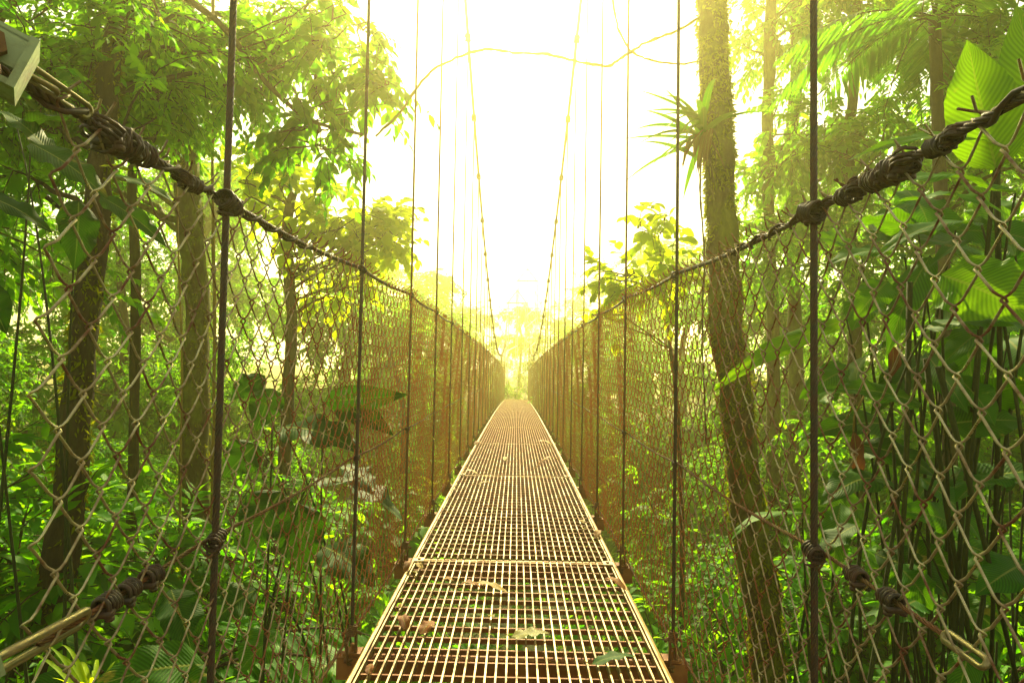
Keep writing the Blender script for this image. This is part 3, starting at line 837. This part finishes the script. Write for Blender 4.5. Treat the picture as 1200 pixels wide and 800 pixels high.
# ---- left: dark leaning trunk close behind the net, and mossy trunks farther back
b = Pg(60, 3.3); q0 = P(70, 720, 3.3)
make_tree('leaning_tree', 'dark leaning tree trunk close behind the left net, branches spreading over the top', 'tree', b,
          [b, q0, P(95, 480, 3.3), P(112, 300, 3.3), P(120, 160, 3.4), P(140, 20, 3.6), P(170, -150, 3.9)], .095, .05,
          [(P(130, 90, 3.9), (1.0, .8, .55), 9, 80), (P(30, 130, 3.8), (.8, .6, .8), 5, 45), (P(250, 60, 4.6), (.9, .8, .6), 6, 50)], 'small', M['fine'], M['bark'], 11, lscale=.9, side=4, moss=3500, moss_rng=(.15, .8))
b = Pg(236, 6.2)
make_tree('mossy_tree', 'moss-green trunk behind the left net, lit yellow green between the first two hanger ropes', 'tree', b,
          [b, P(232, 640, 6.2), P(230, 420, 6.2), P(222, 250, 6.3), P(212, 60, 6.4), P(225, -160, 6.5)], .15, .11,
          [(P(230, 40, 6.4), (1.6, 1.0, 1.2), 10, 130), (P(90, 160, 6.6), (1.3, .9, 1.0), 6, 80)], 'fine', M['fine'], M['mossbark'], 12, moss=4500, moss_rng=(.1, .9))
b = Pg(152, 5.2)
make_tree('slim_tree', 'slim dark trunk between the leaning tree and the moss-green trunk', 'tree', b,
          [b, P(152, 600, 5.2), P(156, 380, 5.2), P(150, 200, 5.3), P(160, 20, 5.5), P(150, -120, 5.5)], .045, .035,
          [(P(140, 70, 5.5), (1.1, .8, .9), 7, 90)], 'small', M['fine'], M['bark'], 13)
# branch with hanging sprays against the light
b = Pg(-60, 5.2)
make_tree('overhanging_tree', 'thin tree whose drooping dark branch hangs against the light left of the second hanger rope', 'tree', b,
          [b, P(-60, 560, 5.2), P(-50, 250, 5.1), P(-10, 20, 5.0), P(90, -50, 4.8), P(190, -22, 4.6), P(262, 28, 4.4), P(320, 105, 4.3), P(362, 143, 4.3), P(425, 158, 4.25)], .05, .010,
          [(P(395, 60, 4.35), (.42, .3, .55), 6, 24), (P(352, 172, 4.4), (.35, .3, .2), 4, 12), (P(445, 110, 4.4), (.16, .2, .3), 3, 9), (P(300, 60, 4.6), (.4, .4, .4), 5, 16)], 'mid', M['dark'], M['twig'], 14, lscale=.85, side=3)
# yellow green broadleaf
b = Pg(330, 7.2)
make_tree('broadleaf_tree', 'yellow green broad-leaved tree leaning over the left net in front of the mist', 'tree', b,
          [b, P(335, 560, 7.2), P(345, 380, 7.2), P(340, 270, 7.2), P(350, 180, 7.3)], .09, .05,
          [(P(400, 262, 7.2), (.75, .6, .5), 8, 34), (P(330, 215, 7.2), (.7, .6, .5), 6, 26), (P(452, 280, 7.1), (.32, .4, .35), 4, 14), (P(400, 330, 7.4), (.6, .4, .3), 4, 14)], 'broad', M['bright'], M['bark'], 15, lscale=.95, side=3)


# ---- lianas across the gap
def polytube(name, label, cat, pix, rad, m, seed=1, sides=6):
    pts = np.array([P(*q) for q in pix]); n = len(pts) * 6
    u = np.linspace(0, 1, len(pts)); uu = np.linspace(0, 1, n)
    c = np.stack([np.interp(uu, u, pts[:, i]) for i in range(3)], 1)
    for _ in range(3): c[1:-1] = (c[:-2] + 2 * c[1:-1] + c[2:]) / 4
    rg = np.random.default_rng(seed); c[1:-1] += rg.normal(0, rad * .25, (n - 2, 3))
    g = Geo(); g.tube(c, rad * (1 + .15 * rg.normal(0, 1, n)), sides)
    o = g.build(name, m, loc=pts[0]); return tag(o, label, cat)
polytube('liana', 'long bare liana swinging across the bright gap from the left branch to the mossy trunk', 'vine',
         [(440, 160, 4.25), (470, 132, 4.25), (490, 100, 4.3), (512, 78, 4.3), (550, 62, 4.3), (570, 57, 4.3), (602, 62, 4.35), (640, 63, 4.4), (680, 73, 4.4), (712, 79, 4.4), (732, 66, 4.4), (752, 52, 4.4), (790, 38, 4.45), (828, 16, 4.5)], .0105, M['vine'], 2)
polytube('liana', 'short liana looping down from the top right and back up to the mossy trunk', 'vine',
         [(716, -60, 4.7), (717, 0, 4.7), (725, 36, 4.7), (738, 60, 4.7), (760, 71, 4.65), (800, 76, 4.6), (826, 70, 4.5)], .0085, M['vine'], 3)
polytube('hanging_vine', 'straight yellowish vine hanging beside the first left hanger rope', 'vine',
         [(250, -40, 5.4), (249, 200, 5.4), (252, 420, 5.4), (247, 640, 5.4), (250, 820, 5.4)], .014, M['vine'], 4)
polytube('hanging_vine', 'thin vine hanging left of the moss-green trunk', 'vine',
         [(205, -40, 5.0), (206, 200, 5.0), (214, 420, 5.0), (210, 640, 5.0)], .009, M['vine'], 5)
polytube('hanging_vine', 'root-like vine dangling close to the left face of the mossy trunk', 'vine',
         [(822, 170, 4.3), (820, 220, 4.3), (826, 300, 4.3), (822, 380, 4.35), (828, 520, 4.4)], .008, M['twig'], 6)

# ---- right: shrub with light rounded leaves in front of the mist
b = Pg(800, 5.6)
make_tree('round_leaved_shrub', 'light green round-leaved shrub rising above the right net left of the mossy trunk', 'shrub', b,
          [b, P(800, 600, 5.6), P(790, 440, 5.6), P(778, 350, 5.6), P(772, 280, 5.6)], .03, .010,
          [(P(768, 270, 5.6), (.36, .35, .2), 5, 9), (P(742, 325, 5.6), (.42, .35, .25), 6, 14), (P(800, 330, 5.7), (.3, .3, .3), 4, 9), (P(696, 366, 5.6), (.06, .1, .05), 2, 2)], 'broad', M['bright'], M['twig'], 71, lscale=.85, side=2)
# ---- right: taller forest filling the top right corner
for q, (px, d, w, top, lb) in enumerate([(905, 8.6, .10, 5.2, 'slim pale trunk nearest the mossy tree in the top right forest'), (930, 9.4, .12, 5.6, 'second slim pale trunk of the top right forest'),
                                     (1003, 8.0, .09, 5.4, 'slim trunk behind the first right hanger rope'), (1108, 7.2, .11, 5.4, 'leafy trunk in the upper right corner behind the palm')]):
    b = Pg(px, d); c = P(px, 60, d)
    make_tree('slim_tree', lb, 'tree', b, [b, P(px + 4, 420, d), P(px - 6, 200, d), P(px, 40, d), P(px + 8, -150, d)], w, w * .7,
              [(P(px + 20, 30, d), (1.2, .9, .8), 7, 50), (P(px + 30, 170, d - .3), (1.1, .8, .8), 6, 50), (P(px + 10, 290, d - .4), (1.0, .7, .6), 5, 36)], ['mid', 'small', 'mid', 'small'][q], M['fine'], M['mossbark'], 75 + q, side=4, lscale=.95)
pc = P(1095, 20, 5.4)
t = make_fern('palm', 'dark feather palm arching into the upper right corner', 'palm', pc, 12, 1.5, np.random.default_rng(81), M['dark'], M['bark'], .45, .75, 40, .42, .05, .35)
g = Geo(); b = Pg(1110, 5.4) - pc; g.tube([b, b * .5 + (.06, 0, 0), (0, 0, 0)], [.07, .06, .05], 10); g.build('trunk', M['bark'], t)

# ---- big-leaved plants close to the nets
def leaf_plant(name, label, cat, base, leaves, m, seed, stem_r=.0055, smat='darkstem', extra=()):
    """leaves: (base px, base d, tip px, tip d, width px, tint, sag); a stalk runs from the plant's foot to every leaf"""
    rg = np.random.default_rng(seed); root = thing(name, label, cat, base); B = np.asarray(base, float)
    gl, gs = Geo(), Geo()
    for (x0, y0, d0, x1, y1, d1, wpx, tint, sag) in leaves:
        a, c = P(x0, y0, d0), P(x1, y1, d1)
        n = nrm(nrm(CAM - (a + c) / 2) * .75 + np.array([0, 0, .8]) + rg.normal(0, .3, 3))
        big_leaf(gl, a - B, c - B, wpx / F * (d0 + d1) / 2, n, sag, .3, tint, rg)
        f = B + np.array([rg.normal(0, .16), rg.normal(0, .12), 0])
        pl = bez(f, (f + a) / 2 + np.array([rg.normal(0, .05), rg.normal(0, .05), .25 * abs(a[2] - f[2])]), a, 9)
        if rg.uniform() < .6: gs.tube(pl - B, np.linspace(stem_r * 1.3, stem_r * .5, 9), 6)
    for pix in extra:
        gs.tube(np.array([P(*q) for q in pix]) - B, np.linspace(stem_r * 1.5, stem_r, len(pix)), 7)
    gs.build('stems', M[smat], root); gl.build('leaves', m, root)
    return root
b = P(1120, 900, 1.75)
leaf_plant('large_leaved_plant', 'tall plant with broad upright and arching ribbed leaves behind the near right net', 'plant', b,
    [(1168, 200, 1.7, 1134, 48, 1.7, 78, .85, .05), (1225, 190, 1.75, 1190, 8, 1.75, 80, .8, .05), (1168, 168, 1.7, 990, 196, 1.6, 30, .9, .1), (1190, 226, 1.65, 972, 244, 1.6, 58, .65, .12),
     (1052, 236, 1.7, 1182, 262, 1.5, 48, .5, .16), (1150, 262, 1.8, 1026, 308, 1.7, 44, .5, .12), (1102, 322, 1.6, 1215, 378, 1.45, 92, .95, .12), (1085, 385, 1.6, 1216, 396, 1.5, 54, .25, .16),
     (1120, 270, 1.9, 1225, 290, 1.8, 60, .55, .1), (1040, 330, 1.9, 1000, 378, 1.8, 40, .6, .1), (1120, 440, 1.8, 1165, 500, 1.7, 44, .4, .1), (1090, 300, 1.9, 1040, 420, 1.8, 40, .35, .1), (1060, 300, 2.1, 965, 318, 2.0, 44, .5, .12), (1130, 480, 1.9, 1210, 452, 1.7, 56, .2, .14), (1180, 560, 1.8, 1120, 592, 1.7, 50, .3, .12), (1080, 560, 2.0, 1150, 640, 1.9, 52, .25, .1), (1190, 300, 1.9, 1120, 210, 1.9, 60, .7, .06), (1010, 300, 2.3, 950, 280, 2.2, 44, .6, .1), (1120, 620, 1.9, 1040, 600, 1.8, 44, .3, .14), (1200, 660, 1.7, 1140, 700, 1.6, 50, .15, .12)], M['big'], 91,
    extra=[[(1066, 330, 1.7), (1062, 560, 1.75), (1045, 820, 1.8)], [(1085, 420, 1.7), (1110, 600, 1.75), (1150, 830, 1.8)], [(1100, 430, 1.6), (1145, 600, 1.65), (1200, 830, 1.7)], [(1168, 180, 1.7), (1172, 420, 1.75), (1160, 840, 1.8)]])
b = P(990, 900, 2.3)
leaf_plant('strap_leaved_plant', 'low plant with a long pale strap leaf crossing in front of the mossy trunk', 'plant', b,
    [(992, 374, 2.2, 832, 466, 2.3, 26, 1., .14), (940, 600, 2.2, 846, 654, 2.1, 16, .95, .2), (985, 590, 2.1, 978, 672, 2.0, 46, .6, .05), (960, 470, 2.3, 1010, 440, 2.2, 36, .6, .1),
     (1000, 430, 2.3, 935, 470, 2.2, 40, .5, .1), (1050, 660, 1.9, 1092, 716, 1.8, 50, .4, .1), (1080, 700, 1.9, 1030, 740, 1.8, 44, .3, .1), (1000, 540, 2.2, 1070, 520, 2.1, 30, .45, .15)], M['big'], 92)
rq = np.random.default_rng(33); lv = []
for k in range(20):
    x, y, d = rq.uniform(1000, 1210), rq.uniform(400, 800), rq.uniform(1.7, 2.6); a = rq.uniform(-.5, 3.6); l = rq.uniform(70, 130)
    lv.append((x, y, d, x + l * math.cos(a), y + l * math.sin(a) * .7, d - rq.uniform(0, .2), rq.uniform(34, 60), rq.uniform(.05, .9), rq.uniform(.06, .18)))
lu = []
for k in range(18):
    x, y, d = rq.uniform(1010, 1220), rq.uniform(190, 430), rq.uniform(1.9, 2.7); a = rq.uniform(-.3, 3.4); l = rq.uniform(80, 140)
    lu.append((x, y, d, x + l * math.cos(a), y + l * math.sin(a) * .6, d - rq.uniform(0, .3), rq.uniform(36, 62), rq.uniform(.05, .75), rq.uniform(.06, .2)))
leaf_plant('large_leaved_plant', 'layered mass of mid green large leaves behind the upper near right net', 'plant', P(1130, 930, 2.3), lu, M['big'], 98, stem_r=.004)
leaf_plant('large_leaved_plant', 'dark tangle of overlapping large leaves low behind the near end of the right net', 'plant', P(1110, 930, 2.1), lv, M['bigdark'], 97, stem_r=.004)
t = thing('dead_leaf', 'brown shrivelled leaf hanging beside the first right hanger rope', 'leaf', P(1000, 505, 1.9)); g = Geo(); L0 = P(1000, 505, 1.9)
big_leaf(g, (0, 0, 0), P(997, 575, 1.88) - L0, .05, (.2, -1, .1), .1, .6, .2, np.random.default_rng(6)); g.build('blade', M['dry'], t)
g = Geo(); g.tube([(0, 0, 0), (.01, .01, .05), (.05, .02, .12)], .003, 5); g.build('stalk', M['vine'], t)
t = thing('dead_leaf', 'rust brown dry leaf among the large ribbed leaves on the right', 'leaf', P(1046, 405, 1.85)); g = Geo(); L0 = P(1046, 405, 1.85)
big_leaf(g, (0, 0, 0), P(1041, 445, 1.83) - L0, .045, (.1, -1, .2), .1, .6, .1, np.random.default_rng(7)); g.build('blade', M['dry'], t)
g = Geo(); g.tube([(0, 0, 0), (.01, .01, .04), (.03, .02, .10)], .003, 5); g.build('stalk', M['vine'], t)
b = P(60, 920, 1.7)
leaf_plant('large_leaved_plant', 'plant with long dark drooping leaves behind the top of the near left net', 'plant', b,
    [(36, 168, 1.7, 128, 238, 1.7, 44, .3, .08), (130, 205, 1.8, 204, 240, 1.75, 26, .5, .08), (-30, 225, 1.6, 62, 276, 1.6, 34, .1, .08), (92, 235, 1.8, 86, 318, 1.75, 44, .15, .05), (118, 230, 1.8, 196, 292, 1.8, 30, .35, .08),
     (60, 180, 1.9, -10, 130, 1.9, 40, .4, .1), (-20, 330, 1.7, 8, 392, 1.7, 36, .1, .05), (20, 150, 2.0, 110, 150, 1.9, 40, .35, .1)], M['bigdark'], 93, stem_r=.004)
t = thing('young_leaf', 'single small yellow leaf caught at the top of the left net', 'leaf', P(152, 200, .86)); g = Geo(); L0 = P(152, 200, .86)
big_leaf(g, (0, 0, 0), P(116, 196, .85) - L0, .014, (0, -.6, .8), .1, .3, 1., np.random.default_rng(8), 12, 5); g.build('blade', M['bright'], t)
g = Geo(); g.tube([(0, 0, 0), (.006, .002, .0), (.014, .004, .002)], .0009, 4); g.build('stalk', M['stem'], t)
b = P(190, 1000, 1.6)
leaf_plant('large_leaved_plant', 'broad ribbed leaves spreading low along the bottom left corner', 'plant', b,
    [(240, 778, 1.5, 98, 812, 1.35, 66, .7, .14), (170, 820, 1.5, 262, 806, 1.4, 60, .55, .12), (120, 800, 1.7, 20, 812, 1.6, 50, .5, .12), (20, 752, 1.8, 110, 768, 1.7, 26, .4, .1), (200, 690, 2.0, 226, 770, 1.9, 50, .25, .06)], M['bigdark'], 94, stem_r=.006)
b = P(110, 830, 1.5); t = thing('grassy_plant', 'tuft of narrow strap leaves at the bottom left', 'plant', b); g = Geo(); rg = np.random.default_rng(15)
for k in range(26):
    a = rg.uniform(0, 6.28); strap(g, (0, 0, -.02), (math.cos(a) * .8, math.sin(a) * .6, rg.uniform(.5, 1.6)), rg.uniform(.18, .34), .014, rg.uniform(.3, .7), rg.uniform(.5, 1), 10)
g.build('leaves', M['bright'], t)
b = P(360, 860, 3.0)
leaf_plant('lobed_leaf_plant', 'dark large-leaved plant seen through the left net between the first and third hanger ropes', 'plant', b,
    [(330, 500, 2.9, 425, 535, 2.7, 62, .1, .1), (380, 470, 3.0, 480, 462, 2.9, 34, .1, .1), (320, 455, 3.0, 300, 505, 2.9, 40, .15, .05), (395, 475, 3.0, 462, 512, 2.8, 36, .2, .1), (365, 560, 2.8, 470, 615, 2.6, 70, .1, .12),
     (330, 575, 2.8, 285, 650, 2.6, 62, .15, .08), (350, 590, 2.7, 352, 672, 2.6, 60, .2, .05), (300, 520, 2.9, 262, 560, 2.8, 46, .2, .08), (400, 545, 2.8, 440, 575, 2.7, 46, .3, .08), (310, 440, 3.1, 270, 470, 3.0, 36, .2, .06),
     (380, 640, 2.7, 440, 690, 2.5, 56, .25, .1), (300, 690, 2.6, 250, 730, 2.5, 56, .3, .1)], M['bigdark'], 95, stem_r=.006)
b = P(420, 860, 3.4)
leaf_plant('large_leaved_plant', 'bright big-leaved plant low under the left edge of the walkway', 'plant', b,
    [(420, 770, 3.2, 350, 800, 3.0, 80, .8, .1), (450, 760, 3.4, 470, 830, 3.2, 80, .9, .1), (330, 740, 3.3, 280, 790, 3.1, 70, .7, .1)], M['big'], 96)

# ---- prototypes that are repeated
trees = []
def proto_tree(i, kind, lm, h, seed, name, moss=0, lscale=1.3):
    r = np.random.default_rng(seed)
    tp = [(0, 0, 0), (r.normal(0, .15), r.normal(0, .15), h * .35), (r.normal(0, .3), r.normal(0, .3), h * .7), (r.normal(0, .4), r.normal(0, .4), h)]
    bl = [((0, 0, h * .92), (1.9, 1.9, 1.3), 8, 90), ((r.normal(0, .8), r.normal(0, .8), h * .62), (2.1, 2.1, 1.1), 7, 80), ((r.normal(0, .8), r.normal(0, .8), h * .36), (1.7, 1.7, .9), 5, 60)]
    return make_tree(name, 'x', 'tree', (0, 0, 0), tp, .16, .06, bl, kind, lm, M['mossbark'] if moss else M['bark'], seed, lscale=lscale, moss=moss)
trees = [proto_tree(0, 'fine', M['fine'], 8.6, 31, 'feathery_tree'), proto_tree(1, 'small', M['fine'], 8.0, 32, 'forest_tree', 2500), proto_tree(2, 'mid', M['fine'], 8.8, 33, 'forest_tree')]
slots = [  # x, y, proto, scale
    (-5.6, 4.6, 1, .95), (-8.2, 7.0, 0, 1.0), (-7.2, 5.2, 2, .8), (-11, 8.2, 1, 1.), (-6.2, 6.6, 0, .6), (-9.4, 10.2, 2, 1.0), (-7.6, 13.8, 1, 1.1), (-10.8, 12.0, 0, 1.0), (-5.0, 17, 1, 1.0), (-9.0, 18, 2, 1.1), (-4.0, 22, 0, .9),
    (5.0, 5.2, 0, .9), (7.0, 6.6, 2, 1.0), (8.2, 9.8, 1, 1.05), (5.0, 13.0, 2, .85), (7.0, 13.6, 0, 1.1), (10.6, 13, 2, 1.0), (5.0, 17.5, 1, 1.0), (8.6, 19, 0, 1.1), (4.4, 23, 2, .9),
    (-4.2, 14.6, 2, .85), (-3.3, 8.2, 0, .5), (-4.9, 9.4, 0, .65), (-5.0, 7.2, 1, .52), (-7, 10.2, 0, .8), (-4.4, 12.2, 1, .62), (3.4, 8.6, 0, .5), (4.6, 7.4, 2, .55), (-6.6, 11.8, 1, .62), (-3.7, 10.6, 0, .5), (3.8, 10.8, 1, .5), (-2.9, 14.8, 2, .75), (-2.8, 18.6, 0, .85), (3.0, 16.5, 0, .7), (2.9, 21, 1, .85), (-6.5, 27, 0, 1.0), (-3.4, 36, 2, .62), (-.9, 38, 1, .6), (1.2, 36.5, 0, .58), (3.2, 37.5, 2, .66), (-5.6, 38, 0, .7), (5.6, 36, 1, .7), (.2, 43, 2, .8), (-4, 44, 1, .9), (4.2, 43, 0, .9), (6.4, 28, 1, 1.0), (-4.8, 33, 2, .9), (4.6, 34, 0, .95), (-9, 36, 1, 1.2), (9, 37, 2, 1.2), (-2.4, 41, 1, .8), (2.0, 44, 0, .8), (-13, 24, 2, 1.2), (13, 25, 1, 1.2)]
used = set(); TW = ['feathery fine-leaved', 'mossy-trunked small-leaved', 'pointed-leaved']
for x, y, k, s in slots:
    side = 'left' if x < 0 else 'right'
    rz = rng.uniform(0, 6.28); TWk = TW[k]
    if y < 8: lb = TWk + ' tree close behind the %s net' % side; gp = 'trees close behind the %s net' % side
    elif y < 20: lb = TWk + ' forest tree standing farther back beyond the %s net' % side; gp = 'trees farther back on the %s' % side
    else: lb = 'pale ' + TWk + ' tree dissolving in the mist by the far end on the %s' % side; gp = 'misty trees at the far end on the %s' % side
    p = G(x, y, -.1)
    if k not in used:
        used.add(k); r_ = trees[k]; r_.location = p; r_.rotation_euler = (0, 0, rz); r_.scale = (s, s, s); r_['label'] = lb; r_['group'] = gp
    else: dup(trees[k], p, rz, s, lb, gp)

# understory shrubs
def proto_shrub(kind, lm, seed, h, name, lscale=1., n=110):
    r = np.random.default_rng(seed)
    return make_tree(name, 'x', 'shrub', (0, 0, 0), None, .022, .006, [((0, 0, h * .62), (.75, .75, h * .40), 8, n)], kind, lm, M['twig'], seed, lscale=lscale, trunk_name='stems')
shrubs = [proto_shrub('fine', M['fine'], 41, 2.0, 'feathery_shrub'), proto_shrub('small', M['fine'], 42, 1.8, 'leafy_shrub', 1., 100), proto_shrub('mid', M['bright'], 43, 1.7, 'leafy_shrub', .8, 80), proto_shrub('broad', M['fine'], 44, 1.8, 'broadleaf_shrub', .8, 80)]
ferns = [make_fern('fern', 'x', 'fern', (0, 0, 0), 13, .95, np.random.default_rng(51), M['fine'], M['stem'], .9, .6, 40, .17, .11, .6),
         make_fern('tree_fern', 'x', 'fern', (0, 0, 0), 15, 1.35, np.random.default_rng(52), M['fine'], M['bark'], .7, .6, 52, .24, .09, .5, trunk_h=1.5)]
KW = ['feathery fine-leaved shrub', 'small-leaved green shrub', 'bright yellow green shrub', 'broad-leaved green shrub', 'low arching fern', 'tree fern on a short stem']
proto = shrubs + ferns; first = [True] * len(proto)
def scatter(n, xr, yr, kinds, zr, sc_r, label, group, seed):
    r = np.random.default_rng(seed); pts = []
    while len(pts) < n:
        best = None
        for _ in range(6):      # keep plants apart
            q = np.array([r.uniform(*xr), r.uniform(*yr)])
            dd = min([np.linalg.norm(q - p) for p in pts], default=9)
            if best is None or dd > best[0]: best = (dd, q)
        pts.append(best[1])
    for q in pts:
        k = kinds[r.integers(len(kinds))]; s = r.uniform(*sc_r); p = G(q[0], q[1], r.uniform(*zr) - .08)
        lb = KW[k] + ' ' + label
        if first[k]:
            first[k] = False; o = proto[k]; o.location = p; o.scale = (s, s, s); o.rotation_euler = (0, 0, r.uniform(0, 6.28)); o['label'] = lb; o['group'] = group
        else: dup(proto[k], p, r.uniform(0, 6.28), s, lb, group)
scatter(16, (-5.2, -1.5), (3.4, 8), [0, 1, 0, 4, 5, 0], (0, 0), (1.2, 1.9), 'on the slope below the left net', 'undergrowth plants near the left net', 1)
scatter(26, (-10, -2.6), (6, 17), [0, 2, 2, 3, 4], (0, 0), (1.3, 2.2), 'on the forest floor farther left of the bridge', 'undergrowth plants farther left', 2)
scatter(15, (2.3, 5.4), (5.2, 8.4), [0, 1, 0, 4, 5], (0, 0), (1.2, 1.9), 'on the slope below the right net', 'undergrowth plants near the right net', 3)
scatter(9, (-3.2, -1.3), (1.6, 4.2), [0, 0, 4, 1], (0, 0), (.7, 1.15), 'on the bank close behind the near left net', 'plants on the near left bank', 7)
scatter(7, (2.7, 4.0), (2.2, 4.2), [0, 1, 0, 4], (0, 0), (.6, 1.0), 'on the bank close behind the near right net', 'plants on the near right bank', 8)
scatter(20, (3.0, 10), (6, 17), [0, 1, 2, 3, 4], (0, 0), (1.3, 2.2), 'on the forest floor farther right of the bridge', 'undergrowth plants farther right', 4)
scatter(14, (-1.7, 1.7), (1.8, 8), [2, 3, 4, 1], (0, 0), (1.0, 1.45), 'in the gully under the walkway', 'plants under the walkway', 5)
scatter(12, (-4, 4), (17, 30), [0, 2, 3], (0, 0), (1.2, 2.), 'in the misty far gully', 'plants in the misty gully', 6)

# low ground cover
g, gw = Geo(), Geo(); r = np.random.default_rng(61); n = 2600
O = np.stack([r.uniform(-11, 11, n), r.uniform(.8, 20, n), np.zeros(n)], 1); O[:, 2] = ground_z(O[:, 0], O[:, 1])
D = r.normal(0, .6, (n, 3)); D[:, 2] = np.abs(D[:, 2]) + .5
side_twigs(g, gw, O, D, 'mid', r, 1.3, wood=False)
o = g.build('ground_cover', M['fine']); o['kind'] = 'stuff'

# ================================================================== CAMERA / RENDER
cam = bpy.data.cameras.new('camera'); co = bpy.data.objects.new('camera', cam); C.objects.link(co)
cam.lens = F / 1200 * 36; cam.sensor_width = 36; cam.clip_start = .02; cam.clip_end = 500
co.matrix_world = Matrix(((_r[0], _u[0], -_f[0], CAM[0]), (_r[1], _u[1], -_f[1], CAM[1]), (_r[2], _u[2], -_f[2], CAM[2]), (0, 0, 0, 1)))
sc.camera = co
sc.view_settings.view_transform = 'Standard'; sc.view_settings.look = 'None'; sc.view_settings.gamma = 1; sc.view_settings.use_curve_mapping = False
sc.view_settings.exposure = 1.85
cy = sc.cycles
cy.max_bounces = 6; cy.diffuse_bounces = 3; cy.glossy_bounces = 2; cy.transmission_bounces = 4; cy.transparent_max_bounces = 4; cy.volume_bounces = 2
cy.use_denoising = True
